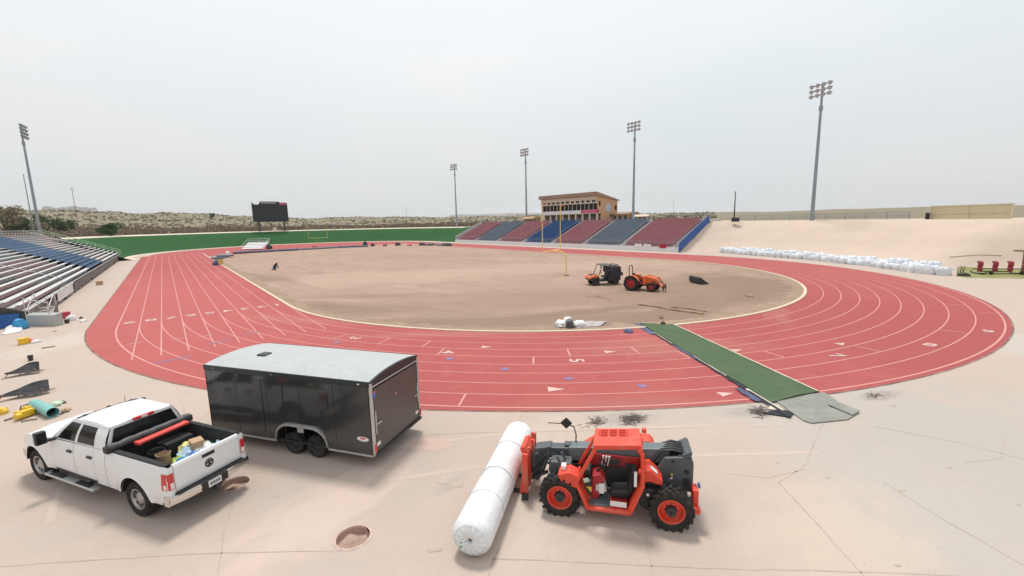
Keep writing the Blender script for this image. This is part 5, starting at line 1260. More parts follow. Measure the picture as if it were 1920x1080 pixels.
# turf roll wrapped in white plastic
def turf_roll():
    RR_ = .425
    A = Vector((-31.22, -33.20, RR_)); B = Vector((-27.68, -30.46, RR_)); d = (B-A).normalized(); l = Vector((-d.y, d.x, 0)); L = (B-A).length
    o = empty('turf_roll', (A+B)/2, 0, 'long white plastic wrapped turf roll lying in front of the telehandler', 'turf roll'); c0 = (A+B)/2
    b = MB(); rows = []; N = 44; n = 60
    for j in range(n+1):
        s = j/n*L; row = []
        e = min(s, L-s)
        rr = RR_-.008+.005*math.sin(s*2.1)
        for c in (1.02, 1.95, 3.2):
            rr -= .008*math.exp(-((s-c)/.05)**2)
        for i in range(N):
            a = 2*math.pi*i/N
            q = rr*(1+.005*math.sin(3*a+s*1.3)+.004*math.sin(9*a+2.1*s)+.014*math.exp(-e*6)*math.sin(13*a+.7))
            if math.sin(a) < -.9: q *= .985
            if e < .16: q *= 1-.22*(1-e/.16)**3
            row.append(A-c0+d*s+l*(q*math.cos(a))+Vector((0, 0, q*math.sin(a))))
        rows.append(row)
    b.grid(rows, closed=True); b.build('wrapping', WRAP, o, smooth=70)
    for s0, sg in ((0, -1), (L, 1)):
        b = MB(); rows = []
        for k, (f, ins) in enumerate(((.81, -.012), (.6, .035), (.42, .05), (.25, .045), (.12, .02), (.085, -.02), (.08, -.12))):
            rows.append([A-c0+d*(s0+sg*ins)+l*(.98*RR_*f*(1+.05*math.sin(11*a)*(k > 0)*(k < 5))*math.cos(a))+Vector((0, 0, .98*RR_*f*math.sin(a)))+d*(.018*math.sin(13*a+k)*sg*(0 < k < 5)) for a in [2*math.pi*i/N for i in range(N)]])
        b.grid(rows, closed=True); e = b.build('gathered_end', WRAP, o, smooth=70)
        b = MB(); b.cyl(A-c0+d*(s0-sg*.10), A-c0+d*(s0-sg*.02), .034, n=14); b.build('core_tube', BLACKP, e)
    for s in (1.02, 1.95, 3.2):
        b = MB(); b.tube([A-c0+d*(s+.02*math.sin(a))+l*(.985*RR_*math.cos(a))+Vector((0, 0, .985*RR_*math.sin(a))) for a in [2*math.pi*i/40 for i in range(40)]], .011, 6, True); b.build('strap', WRAPS, o)
    b = MB(); p = A-c0-d*.045; b.quad(*[p+l*u+Vector((0,0,v)) for u, v in ((.19, .02), (.15, .03), (.17, -.18), (.21, -.16))]); b.build('green_mark', mat('green_mark', (.12, .42, .22), .5), o)
    b = MB()
    for s in (1.2, 1.95): b.box(A-c0+d*s+l*(RR_+.02)+Vector((0, 0, .08-RR_)), (.1, .1, .09), rz=.6)
    b.build('chock', DARKM, o)
turf_roll()

# ------------------------------------------------------------------ turf runner across the track
def runner():
    Lf, Ln = at(1200, 608), at(1446, 757); Rf, Rn = at(1262, 610), at(1532, 737)
    c = (Lf+Rn)/2; c.z = 0
    o = empty('turf_runner', c, 0, 'strip of green artificial turf laid across the running track', 'turf runner')
    b = MB(); n = 26; rows = []; rnd = random.Random(2)
    for i in range(n+1):
        f = i/n; a = Lf.lerp(Ln, f); e = Rf.lerp(Rn, f); row = []
        for k in range(9):
            q = a.lerp(e, k/8)-c; q.z = .075+.02*math.sin(i*.9+k*.8)+.012*rnd.random(); row.append(q)
        a0 = a-c; e0 = e-c; rows.append([Vector((a0.x, a0.y, .0))]+row+[Vector((e0.x, e0.y, .0))])
    b.grid(rows); b.build('turf', RUNNER, o, smooth=60)
    b = MB(); rows = []
    for i in range(n+1):
        f = i/n; e = Rf.lerp(Rn, f)-c; sd = (Rf-Lf).normalized(); w_ = .085
        rows.append([e-sd*.03+Vector((0,0,.10)), e+sd*w_+Vector((0,0,.085)), e+sd*(w_+.01)+Vector((0,0,.02))])
    b.grid(rows); b.build('pale_edge', EDGEW, o)
    for k, (f0, f1, m, of, w_) in enumerate(((0, .22, EDGEB, .22, .34), (.18, .38, EDGEW, .06, .05), (.2, .40, EDGEK, .14, .10), (.38, .62, EDGEB, .12, .12), (.55, .8, EDGEK, .13, .10), (.55, .78, EDGEW, .05, .04), (.80, .92, EDGEK, .10, .16), (.9, 1.06, EDGEW, .10, .07), (.92, 1.1, EDGEK, .2, .12), (.9, 1.0, EDGEB, .42, .22))):
        b = MB(); rows = []
        for i in range(9):
            f = lerp(f0, f1, i/8); a = Lf+(Ln-Lf)*f-c; sd = (Lf-Rf).normalized(); wv = .03*math.sin(i*1.7+k)
            rows.append([a+sd*(of-w_/2)+Vector((0,0,.06+.004*k)), a+sd*(of+w_/2+wv)+Vector((0,0,.03+.004*k))])
        b.grid(rows); b.build('edge_strip', m, o)
runner()
def sheet(name, px, m, z, label, cat, th=.03, sag=0):
    P = [at(*p) for p in px]; c = sum(P, Vector())/len(P); b = MB(); b.prism([(p.x-c.x, p.y-c.y) for p in P], 0, th, 'z'); o = b.build(name, m, bevel=.006); o.location = (c.x, c.y, z); return tag(o, label, cat)
sheet('rubber_sheet', [(1450,750),(1545,737),(1568,752),(1556,765),(1606,778),(1590,788),(1522,795),(1506,790)], SHEETG, .012, 'large grey sheet at the near end of the turf runner', 'sheet')
sheet('rubber_sheet', [(1556,752),(1612,774),(1598,782),(1552,762)], SHEETG, .055, 'narrow grey sheet at the right of the runner end, lapping over the large one', 'sheet')
sheet('wood_plank', [(1444,762),(1462,764),(1456,771),(1440,769)], EDGEW, .01, 'short pale plank beside the near left corner of the turf runner', 'plank', .05)
sheet('rubber_sheet', [(1462,768),(1490,775),(1482,784),(1430,776)], EDGEK, .01, 'black scrap of sheet beside the near left corner of the turf runner', 'sheet')
lump('folded_fabric', at(1178, 622), (.9, .5, .16), EDGEB, 'blue-grey folded fabric at the far left corner of the turf runner', 'fabric', 12)
lump('folded_fabric', at(1243, 609), (.35, .3, .22), BLACKP, 'small black bundle at the far right corner of the turf runner', 'fabric', 13)

# ------------------------------------------------------------------ machines on the field
def ground(px, py): p = at(px, py); return (p.x, p.y, .006)
def utv():
    t = empty('utility_vehicle', ground(1131, 533), R(152), 'black and orange utility vehicle with a roll cage parked left of the tractor', 'utility vehicle'); t.scale = (1.1, 1.1, 1.08)
    for x in (.95, -.95):
        for s in (-1, 1): wheel(t, (x, s*.58, .32), .32, .26, s, DARKM, lugs=12, holes=0, rimr=.5)
    b = MB(); b.prism([(-1.45, .45), (-1.45, .85), (-.35, .85), (-.3, .5), (.55, .5), (.7, .95), (1.1, .98), (1.5, .80), (1.55, .5), (1.2, .36), (-1.2, .36)], -.68, .68, 'y'); b.build('body', BLACKP, t, bevel=.03)
    b = MB(); b.prism([(.68, .98), (1.1, 1.02), (1.56, .84), (1.6, .62), (1.3, .74), (.72, .80)], -.70, .70, 'y'); b.build('hood', ORANGE2, t, bevel=.03)
    b = MB(); b.prism([(.80, 1.005), (1.1, 1.03), (1.46, .885), (1.40, .87)], -.46, .46, 'y'); b.build('hood_scoop', BLACKP, t, bevel=.01)
    b = MB(); b.prism([(-1.62, .86), (-1.66, 1.16), (-1.60, 1.16), (-.42, 1.16), (-.42, .86)], -.74, .74, 'y'); b.build('cargo_box', BLACKP, t, bevel=.02)
    b = MB()
    for s in (-1, 1):
        b.tube([(.72, s*.66, .95), (.38, s*.62, 1.88), (-.40, s*.62, 1.92), (-.46, s*.66, .9)], .035, 7); b.tube([(-.02, s*.63, .9), (.02, s*.62, 1.9)], .03, 6)
        b.tube([(-.42, s*.62, 1.88), (-1.2, s*.62, 1.86), (-1.5, s*.66, 1.16)], .03, 6)
    for x in (.38, -.40, -1.2): b.tube([(x, -.62, 1.88), (x, .62, 1.88)], .03, 6)
    b.build('roll_cage', DARKM, t)
    b = MB(); b.box((-.05, 0, 1.93), (.95, 1.34, .06)); b.build('roof', MGREY, t, bevel=.02)
    b = MB(); b.box((-.85, 0, 1.42), (1.35, 1.25, .6)); b.build('cargo', TARPK, t, bevel=.1)
    b = MB(); b.box((-.2, 0, .72), (.45, 1.2, .16)); b.box((-.42, 0, 1.0), (.12, 1.2, .5), ry=-.15); b.build('seat', SEAT, t, bevel=.03)
    for s in (-1, 1):
        b = MB(); b.box((1.5, s*.5, .80), (.1, .2, .1)); b.build('headlight', CLRL, t, bevel=.02)
utv()
def tractor():
    t = empty('tractor', ground(1204, 544), R(-74), 'orange compact tractor with a roll bar and front loader on the bare field', 'tractor'); t.scale = (1.08, 1.08, 1.08)
    for s in (-1, 1):
        wheel(t, (-.75, s*.62, .62), .62, .40, s, REDM, lugs=16, holes=0, rimr=.58, dish=.2); wheel(t, (.95, s*.55, .38), .38, .26, s, REDM, lugs=14, holes=0, rimr=.52, dish=.1)
    b = MB(); b.box((.1, 0, .58), (2.0, .34, .36)); b.cyl((-.75, -.5, .62), (-.75, .5, .62), .13); b.cyl((.95, -.5, .38), (.95, .5, .38), .07); b.build('chassis', DARKM, t)
    b = MB(); b.prism([(.12, .62), (.10, 1.20), (.45, 1.26), (1.15, 1.14), (1.32, .98), (1.32, .60)], -.27, .27, 'y'); b.build('hood', ORANGE2, t, bevel=.06)
    b = MB(); b.box((1.33, 0, .82), (.03, .42, .28)); b.build('grille', BLACKP, t)
    for s in (-1, 1):
        b = MB(); rows = [[Vector((-.75+.70*math.cos(a), s*.44, .62+.70*math.sin(a))), Vector((-.75+.70*math.cos(a), s*.80, .62+.70*math.sin(a)))] for a in [R(20+130*i/10) for i in range(11)]]
        b.grid(rows); b.prism([(-.75+.70*math.cos(R(20+130*i/10)), .62+.70*math.sin(R(20+130*i/10))) for i in range(11)], s*.42, s*.46, 'y'); b.build('fender', ORANGE2, t)
    b = MB(); b.box((-.15, 0, .62), (.9, 1.0, .05)); b.box((.08, 0, .95), (.12, .5, .5)); b.build('platform', REDM, t)
    b = MB(); b.box((-.55, 0, .98), (.42, .44, .14)); b.box((-.76, 0, 1.24), (.12, .42, .44), ry=-.15); b.build('seat', SEAT, t, bevel=.04)
    b = MB(); b.tube([(-.20+.03*math.sin(a), .19*math.cos(a), 1.30+.19*math.sin(a)*.4) for a in [2*math.pi*i/16 for i in range(16)]], .016, 6, True); b.cyl((.05, 0, 1.1), (-.2, 0, 1.3), .02); b.build('steering_wheel', SEAT, t)
    b = MB(); b.tube([(-1.0, -.40, .75), (-1.05, -.40, 1.95), (-1.06, -.28, 2.1), (-1.06, .28, 2.1), (-1.05, .40, 1.95), (-1.0, .40, .75)], .04, 8); b.build('roll_bar', DARKM, t)
    for s in (-1, 1):
        b = MB(); b.box((.38, s*.46, .95), (.14, .08, .75)); b.bar((.36, s*.46, 1.28), (1.35, s*.46, 1.05), .07, .14); b.bar((1.30, s*.46, 1.08), (1.85, s*.46, .42), .07, .13); b.build('loader_arm', ORANGE2, t, bevel=.01)
    b = MB(); b.box((1.86, 0, .38), (.08, 1.05, .12)); b.box((1.90, -.3, .35), (.08, .12, .5)); b.box((1.90, .3, .35), (.08, .12, .5)); b.build('loader_frame', DARKM, t)
    b = MB(); b.cyl((1.0, .43, .9), (1.7, .43, .62), .035); b.cyl((1.0, -.43, .9), (1.7, -.43, .62), .035); b.build('loader_cylinder', DARKM, t)
    b = MB(); b.box((-1.2, 0, .5), (.35, .5, .35)); b.build('hitch', DARKM, t)
tractor()
lb = empty('loader_bucket', ground(1310, 531), R(-30), 'black loader bucket lying on the field right of the tractor', 'bucket')
b = MB(); b.grid([[Vector((x, y, z)) for x, z in ((.55, .02), (-.35, .02), (-.5, .15), (-.5, .62), (-.40, .72))] for y in (-.95, .95)]); b.build('shell', BLACKP, lb)
b = MB()
for y in (-.95, .95): b.prism([(.55, .02), (-.35, .02), (-.5, .15), (-.5, .62), (-.40, .72)], y-.015, y+.015, 'y')
b.build('side_plate', DARKM, lb)
b = MB(); b.box((.55, 0, .03), (.12, 1.95, .03)); b.build('cutting_edge', ALU, lb)
# planks and ridges in the dirt
ridge([(1095, 555), (1125, 558), (1156, 565)], .22, .16, 'soil_ridge', DIRTD, 'short dark soil ridge left below the tractor', 'soil ridge')
ridge([(1135, 547), (1165, 549), (1192, 554)], .16, .12, 'soil_ridge', DIRTD, 'thin soil ridge just below the tractor wheels', 'soil ridge')
def pipe(px, r, m, label, name='irrigation_pipe'):
    P = [at(*p) for p in px]; c = P[0].copy(); Q = []
    for a, e in zip(P, P[1:]):
        for i in range(5): Q.append(a.lerp(e, i/5))
    Q.append(P[-1]); b = MB(); b.tube([q-c+Vector((0, 0, r*.8+.02*math.sin(i*1.3))) for i, q in enumerate(Q)], r, 8); o = b.build(name, m, smooth=60); o.location = c; return tag(o, label, 'pipe')
pipe([(1197, 572), (1230, 576), (1262, 582), (1300, 587), (1318, 590)], .075, WOOD, 'long tan pipe lying on the dirt behind the turf runner')
pipe([(1258, 577), (1290, 579), (1325, 585)], .06, WOOD, 'shorter tan pipe lying just beyond the long one behind the turf runner')
lump('dirt_clod', at(1405, 556), (.9, .4, .22), DIRTD, 'dark clod of earth at the right end of the bare field', 'clod', 21)
lump('dirt_clod', at(1240, 597), (.35, .3, .25), DIRT, 'small tan clod beyond the far end of the turf runner', 'clod', 22)
# white sacks with a dark item by the track curb
lump('plastic_sheet', at(1053, 612), (1.1, .8, .42), WPLAS, 'white plastic bundle left of the dark barrel by the inner track curb', 'plastic', 31)
lump('plastic_sheet', at(1085, 612), (.9, .9, .40), WPLAS, 'white plastic bundle right of the dark barrel by the inner track curb', 'plastic', 32)
lump('plastic_sheet', at(1064, 607), (.8, .6, .46), WPLAS, 'white plastic bundle behind the dark barrel by the inner track curb', 'plastic', 33)
bb = empty('barrel', at(1068, 614), R(20), 'dark slate barrel lying between white plastic bundles at the track curb', 'barrel')
b = MB(); b.lathe([(.001, -.36), (.24, -.36), (.25, -.33), (.235, -.1), (.25, -.08), (.235, -.06), (.235, .1), (.25, .12), (.235, .14), (.25, .33), (.24, .36), (.001, .36)], (0, 0, .25), (1, .5, 0), 20); b.build('drum', MGREY, bb, smooth=40)
b = MB(); b.cyl((.16, .08, .33), (.36, .18, .33), .03); b.build('bung', BLACKP, bb)
b = MB(); P = [at(*p) for p in ((1090, 614), (1100, 603), (1128, 601), (1138, 604), (1126, 613), (1105, 616))]; c = sum(P, Vector())/6
rows = []
for i in range(9):
    a = P[0].lerp(P[1], i/8) if 0 else None
n = 12
g = []
for j in range(7):
    l_ = P[0].lerp(P[1], j/6); r_ = P[4].lerp(P[3], j/6)
    g.append([l_.lerp(r_, i/n)-c+Vector((0, 0, .05+.07*abs(math.sin(i*1.9+j*1.1))*(0 < j < 6))) for i in range(n+1)])
b.grid(g); o = b.build('plastic_sheet', mat('grey_film', (.40, .36, .36), .4, noise=[(2, .6, (.55, .52, .52)), (9, .4, (.3, .27, .26))], bump=(6, .8, .05)), smooth=60); o.location = c; tag(o, 'crumpled grey plastic sheet beside the white bundles at the track curb', 'sheet')

# ------------------------------------------------------------------ bulk bags along the foot of the berm
def bag_mesh(seed, open_top=False):
    rnd = random.Random(seed); b = MB(); k = rnd.uniform(0, 9); n = 16; rows = []
    for j in range(9):
        v = j/8; row = []
        for i in range(n):
            a = 2*math.pi*(i+.5)/n; c, s = math.cos(a), math.sin(a)
            q = .52/max(abs(c), abs(s))*.80+.52*.24; bul = 1+.07*math.sin(math.pi*v)-.10*max(0, v-.8)/.2
            q *= bul*(1+.085*blob_noise((c, s, v*2), 2.2, k)+.03*math.sin(7*a+k+v*5)); row.append((c*q+.10*v*v*math.sin(k*3), s*q+.10*v*v*math.cos(k*5), .98*v+.09*blob_noise((c, s, v), 3, k)*(v > .3)))
        rows.append(row)
    if open_top: rows.append([(p[0]*.86, p[1]*.86, p[2]-.06) for p in rows[-1]]); rows.append([(p[0]*.5, p[1]*.5, p[2]-.02) for p in rows[-1]])
    else:
        rows.append([(p[0]*.6, p[1]*.6, p[2]+.05+.05*rnd.random()) for p in rows[-1]]); rows.append([(p[0]*.2, p[1]*.2, p[2]+.04*rnd.random()) for p in rows[-1]])
    b.grid(rows, closed=True); b.add([rows[-1][i] for i in range(n)], [list(range(n))]); return b
def loops(seed, root):
    rnd = random.Random(seed+50)
    for sx, sy in ((1, 1), (1, -1), (-1, 1), (-1, -1)):
        h = rnd.uniform(.06, .2); l = rnd.uniform(-.1, .1)
        b = MB(); b.tube([(sx*.46, sy*.34, .86), (sx*.44+l, sy*.38, .98+h), (sx*.40+l, sy*.42, .99+h), (sx*.34, sy*.46, .86)], .024, 5); b.build('lifting_loop', BAGW, root)
protos = []
for i in range(7):
    r_ = empty('bulk_bag', (0, 0, -50)); bag_mesh(i, i >= 5).build('sack', BAGW, r_, smooth=55); loops(i, r_)
    if i >= 5:
        q = MB(); q.lathe([(.001, .93), (.36, .90)], (0, 0, 0), (0, 0, 1), 14); q.build('fill', BAGD, r_)
    protos.append(r_)
FR = [at(*p) for p in ((1348, 473.5), (1414, 479.5), (1507, 486.6), (1570, 493.5), (1623, 499), (1695, 509), (1739, 514.5), (1787, 518))]
def along(P, s):
    for a, e in zip(P, P[1:]):
        l = (e-a).length
        if s <= l: return a+(e-a)*(s/l), (e-a).normalized()
        s -= l
    return P[-1], (P[-1]-P[-2]).normalized()
TOT = sum((e-a).length for a, e in zip(FR, FR[1:])); rnd = random.Random(11); used = set(); nbag = 0
GB = 'white bulk bags in rows at the foot of the berm'
for row in range(2):
    s = .5 if row == 0 else 1.1
    while s < TOT-(.4 if row == 0 else 1.3):
        p, t = along(FR, s); nrm = Vector((-t.y, t.x, 0)); nrm = nrm if nrm.dot(p) > 0 else -nrm
        q = p+nrm*(.55+row*1.12)+Vector((rnd.uniform(-.12, .12), rnd.uniform(-.12, .12), 0)); last = s+1.1 >= TOT-.4 and row == 0
        pi = 5 if last else (6 if row == 0 and s > TOT-3 else rnd.randrange(5))
        o = protos[pi] if pi not in used else copy_tree(protos[pi]); used.add(pi)
        o.location = (q.x, q.y, .0+(.0 if row == 0 else .12)); sc = rnd.uniform(.92, 1.08); o.scale = (sc, sc, rnd.uniform(.62, 1.0)*(1 if row == 0 else 1.1)); o.rotation_euler = (rnd.uniform(-.05, .05), rnd.uniform(-.05, .05), math.atan2(t.y, t.x)+rnd.uniform(-.35, .35))
        far_ = s/TOT
        if last: lb_ = 'white bulk bag nearest the grass verge, right end of the front row'
        elif row == 0 and s < 1: lb_ = 'smallest looking white bulk bag at the grandstand end of the front row'
        elif row == 0: lb_ = 'full white bulk bag in the front row along the track'
        else: lb_ = 'full white bulk bag in the rear row against the bare berm'
        tag(o, lb_, 'bulk bag', GB); nbag += 1
        s += rnd.uniform(1.02, 1.2)
for i, p in enumerate(protos):
    if i not in used:
        for c in list(p.children): bpy.data.objects.remove(c)
        bpy.data.objects.remove(p)
lump('black_sack', at(1806, 517.5), (1.1, .6, .34), BLACKP, 'flat black sack on the grass beside the last white bulk bag', 'sack', 41)
b = MB(); rnd = random.Random(3)
for i in range(14):
    x, y = rnd.gauss(0, .3), rnd.gauss(0, .2); b.tube([(x, y, 0), (x+rnd.gauss(0, .1), y, .4), (x+rnd.gauss(0, .25), y+rnd.gauss(0, .1), rnd.uniform(.5, .9))], .014, 4)
b.build('weed', WEED, loc=at(1802, 512)); tag(bpy.context.scene.collection.objects[-1], 'sparse tall weed behind the flat black sack', 'weed')
# blocking sled
sl_ = empty('blocking_sled', ground(1873, 514), R(-52), 'football blocking sled with four dark red pads on the grass at the right edge', 'blocking sled')
b = MB()
for y in (-.3,): b.tube([(-2.3, y, .12), (2.3, y, .12)], .05, 6)
for x in (-1.7, 1.7): b.tube([(x, -.9, .3), (x, -.6, .06), (x, 1.0, .06), (x, 1.3, .2)], .06, 6)
b.tube([(-2.3, .1, .55), (2.3, .1, .55)], .05, 6); b.build('frame', DARKM, sl_)
for i in range(4):
    x = -1.95+1.3*i; b = MB(); b.tube([(x, .1, .55), (x, -.35, .75)], .04, 6); b.build('spring_arm', BLACKP, sl_)
    b = MB(); rows = []
    pr = [(-.10, 1.42), (-.34, 1.40), (-.50, 1.25), (-.50, 1.0), (-.42, .78), (-.50, .55), (-.44, .34), (-.25, .26), (-.22, .40), (-.28, .60), (-.22, .80), (-.26, 1.0), (-.26, 1.18), (-.10, 1.28)]
    b.prism(pr, -.20, .20, 'x'); b.v = [Vector((p.x+x, p.y, p.z)) for p in b.v]; pd = b.build('pad', mat('pad_red', (.27, .014, .028), .5), sl_, bevel=.05)
for x in (-1.2, 1.4):
    b = MB(); b.lathe([(.02, -.06), (.2, -.06), (.22, 0), (.2, .06), (.02, .06)], (x, -.75, .22), (1, .2, 0), 14); b.build('wheel', BLACKP, sl_)
b = MB(); b.tube([(-1.2, .7, .2), (1.5, .7, .22)], .06, 6); b.build('skid_bar', GRASSB, sl_)

# ------------------------------------------------------------------ far end equipment
pbn = empty('portable_bleacher', ground(473, 468.5), R(-128), 'small white portable bench stand at the far edge of the dirt field', 'bench')
b = MB()
for k in range(5): b.box((-.9*k, 0, .35+.42*k), (.55, 6.4, .08))
b.build('bench_board', mat('white_bench', (.78, .79, .80), .4), pbn)
b = MB()
for y in (-3, 0, 3): b.bar((.3, y, .1), (-4.0, y, 2.0), .08, .12); b.box((-4.0, y, 1.6), (.1, .1, 3.2))
b.tube([(-4, -3.2, 3.1), (-4, 3.2, 3.1)], .06, 6); b.tube([(-4, -3.2, 2.6), (-4, 3.2, 2.6)], .05, 6)
for y in (-3.2, 3.2): b.tube([(.2, y, .9), (-4, y, 3.1)], .05, 6)
b.build('frame', ALU, pbn)
b = MB(); b.quad((.15, -3.1, .30), (.15, 3.1, .30), (-3.9, 3.1, 2.16), (-3.9, -3.1, 2.16)); b.build('cover_sheet', WPLAS, pbn)
lump('black_sack', at(505, 467), (1.6, 1.2, 1.3), BLACKP, 'small black sack just right of the white portable bench', 'sack', 51)
# blue tarps along the end of the dirt
def lowroll(px, r, m, name, label, cat, wob=.25):
    P = [at(*p) for p in px]; c = P[0].copy(); Q = []
    for a, e in zip(P, P[1:]):
        n = max(4, int((e-a).length/1.5))
        for i in range(n): Q.append(a.lerp(e, i/n))
    Q.append(P[-1]); rnd = random.Random(len(label)); b = MB()
    b.tube([q-c+Vector((0, 0, r*.75)) for q in Q], [r*(1+wob*rnd.uniform(-1, 1)) for q in Q], 8); o = b.build(name, m, smooth=60); o.location = c; return tag(o, label, cat)
BTARP = mat('navy_tarp', (.10, .135, .20), .6, noise=[(.4, .7, (.17, .19, .23)), (2, .5, (.05, .08, .14))])
lowroll([(438, 476.5), (500, 472.5), (560, 469.6)], .35, BTARP, 'rolled_tarp', 'long navy rolled tarp right of the stacked mats on the far dirt edge', 'tarp')
lowroll([(562, 469), (600, 467.2), (632, 465.2)], .33, FTEAL, 'rolled_tarp', 'grey rolled tarp in the middle of the far dirt edge', 'tarp')
lowroll([(634, 465), (664, 463.6), (690, 462.8)], .3, BTARP, 'rolled_tarp', 'short navy rolled tarp ending at the small dark crate', 'tarp')
for i, (px, py, d, m, lb_, nm) in enumerate((
    (685, 461.5, (1.6, 1.2, 1.5), TARPK, 'small dark upright bundle at the end of the navy rolled tarps', 'bundle'),
    (699, 461.8, (1.4, 1.0, .9), TARPK, 'second dark bundle, just right of the upright one', 'bundle'),
    (722, 461.2, (5, 1.2, .6), mat('brown_mat', (.15, .085, .08), .8), 'long low dark brown mat on the far dirt edge', 'mat'),
    (746, 460.4, (2.4, 1.4, 1.0), TARPK, 'dark lump at the right end of the long brown mat', 'bundle'),
    (768, 460.8, (2.4, 1.3, .7), PINKB, 'pink folded mat on the far dirt edge', 'mat'),
    (792, 460.2, (3.0, 1.6, 1.0), DARKM, 'leftmost of the four dark grey mats near the far grandstand corner', 'mat'),
    (808, 460.5, (2.6, 1.6, .9), MGREY, 'second from left of the four dark grey mats near the grandstand corner', 'mat'),
    (823, 460.9, (2.6, 1.6, .9), FTEAL, 'third from left of the four dark grey mats near the grandstand corner', 'mat'),
    (838, 461.2, (3.0, 1.8, 1.0), DARKM, 'rightmost of the four dark grey mats near the far grandstand corner', 'mat'),
    (590, 463.5, (2.2, 1.1, .5), REDM, 'low dark red mat on the red surface near the far goal post', 'mat'))):
    lump('folded_mat' if nm == 'mat' else 'bundle', at(px, py), d, m, lb_, nm, 60+i, amp=.12, flat=.2)
# stacked mats on the inner edge of the left straight
ms = empty('mat_stack', ground(415, 484), R(74), 'stack of grey-blue mats on the inner edge of the left straight', 'mats')
for i, (x, y, z, sx, sy) in enumerate(((0, 0, .2, 7, 1.6), (.8, .2, .55, 5.0, 1.4), (-3.0, .6, .25, 3.5, 1.0), (2.2, -.7, .4, 2.2, 2.2))):
    b = MB(); b.box((x, y, z), (sx, sy, .36), rz=.15*i); b.build('mat', FTEAL if i % 2 else BTARP, ms, bevel=.06)
b = MB(); b.box((2.5, -1.6, .6), (.9, .5, .9), rz=.4); o = b.build('yellow_pad', mat('pad_yellow', (.55, .42, .14), .7), loc=(0, 0, 0)); o.location = ground(413, 497); b = None; o.location = (o.location.x-2.5, o.location.y+1.6, 0); tag(o, 'small dull yellow pad in front of the grey-blue mat stack', 'pad')
lump('bundle', at(405, 497.5), (1.2, .9, .9), EDGEB, 'small dark blue bundle left of the dull yellow pad', 'bundle', 77)
lump('plastic_bag', at(427, 478), (1.0, .8, .9), WPLAS, 'small white bag on the far side of the mat stack', 'bag', 78)

# ------------------------------------------------------------------ worker kneeling on the field
def person():
    o = empty('person', ground(514, 506.5), R(-30), 'person in black clothes and pale hat crouching on the bare field', 'person')
    V = [(0, 0, .50), (.14, 0, .66), (.30, 0, .84), (.40, 0, .98), (.47, 0, 1.07), (.53, 0, 1.14),
         (.0, .13, .46), (.30, .18, .36), (.02, .17, .10), (.16, .18, .05), (0, -.13, .46), (.20, -.19, .30), (-.18, -.17, .08), (-.30, -.17, .05),
         (.36, .19, .90), (.50, .24, .62), (.62, .18, .40), (.36, -.19, .90), (.55, -.22, .64), (.66, -.14, .42)]
    E_ = [(0,1),(1,2),(2,3),(3,4),(4,5),(0,6),(6,7),(7,8),(8,9),(0,10),(10,11),(11,12),(12,13),(3,14),(14,15),(15,16),(3,17),(17,18),(18,19)]
    rad = [.17,.16,.19,.13,.065,.06,.12,.085,.055,.045,.12,.085,.055,.045,.075,.05,.035,.075,.05,.035]
    me = bpy.data.meshes.new('body'); me.from_pydata(V, E_, []); b_ = bpy.data.objects.new('body', me); scene.collection.objects.link(b_); b_.parent = o
    me.materials.append(CLOTH); sk = b_.modifiers.new('skin', 'SKIN'); b_.modifiers.new('sub', 'SUBSURF').levels = 2; b_.modifiers['sub'].render_levels = 2
    for i, r_ in enumerate(rad): me.skin_vertices[0].data[i].radius = (r_, r_); me.skin_vertices[0].data[i].use_root = (i == 0)
    b_.modifiers['skin'].use_smooth_shade = True
    b = MB(); rows = []
    for j in range(9):
        v = math.pi*j/8; rows.append([(.56+.11*math.sin(v)*math.cos(u)+.02*(math.cos(u) > .9)*math.sin(v), .085*math.sin(v)*math.sin(u), 1.22+.13*math.cos(v)) for u in [2*math.pi*i/14 for i in range(14)]])
    b.grid(rows, closed=True); b.box((.675, 0, 1.21), (.04, .03, .05))
    for s in (-1, 1): b.box((.655, s*.04, 1.235), (.02, .025, .014)); b.box((.56, s*.09, 1.22), (.04, .02, .06))
    b.box((.655, 0, 1.155), (.02, .05, .01)); hd = b.build('head', SKIN, o, smooth=60)
    b = MB(); b.lathe([(.001, .17), (.07, .165), (.10, .12), (.105, .06), (.21, .03), (.21, .02), (.10, .045)], (.55, 0, 1.22), (.1, 0, 1), 18); b.build('hat', STRAW, hd, smooth=50)
    for s, p in ((1, (.62, .18, .40)), (-1, (.66, -.14, .42))):
        b = MB(); b.box((p[0]+.03, p[1], p[2]-.05), (.045, .085, .10))
        for k in range(4): b.tube([(p[0]+.03, p[1]-.033+.022*k, p[2]-.10), (p[0]+.045, p[1]-.035+.023*k, p[2]-.145), (p[0]+.035, p[1]-.034+.022*k, p[2]-.175+.008*abs(k-1.5))], [.010, .009, .007], 6)
        b.tube([(p[0]+.02, p[1]-s*.04, p[2]-.04), (p[0]+.05, p[1]-s*.065, p[2]-.08), (p[0]+.065, p[1]-s*.06, p[2]-.11)], [.011, .010, .008], 6); b.build('hand', SKIN, o, smooth=60)
    b = MB()
    b.tube([(0, .13, .48), (.30, .18, .37), (.03, .17, .12)], [.14, .105, .08], 10); b.tube([(0, -.13, .48), (.20, -.19, .31), (-.17, -.17, .10)], [.14, .105, .08], 10); b.build('trousers', DENIM, o, smooth=60)
    for s, p in ((1, (.08, .175, .05)), (-1, (-.24, -.17, .05))):
        b = MB(); b.box(p, (.28, .11, .10)); b.build('boot', BLACKP, o, bevel=.04)
person()

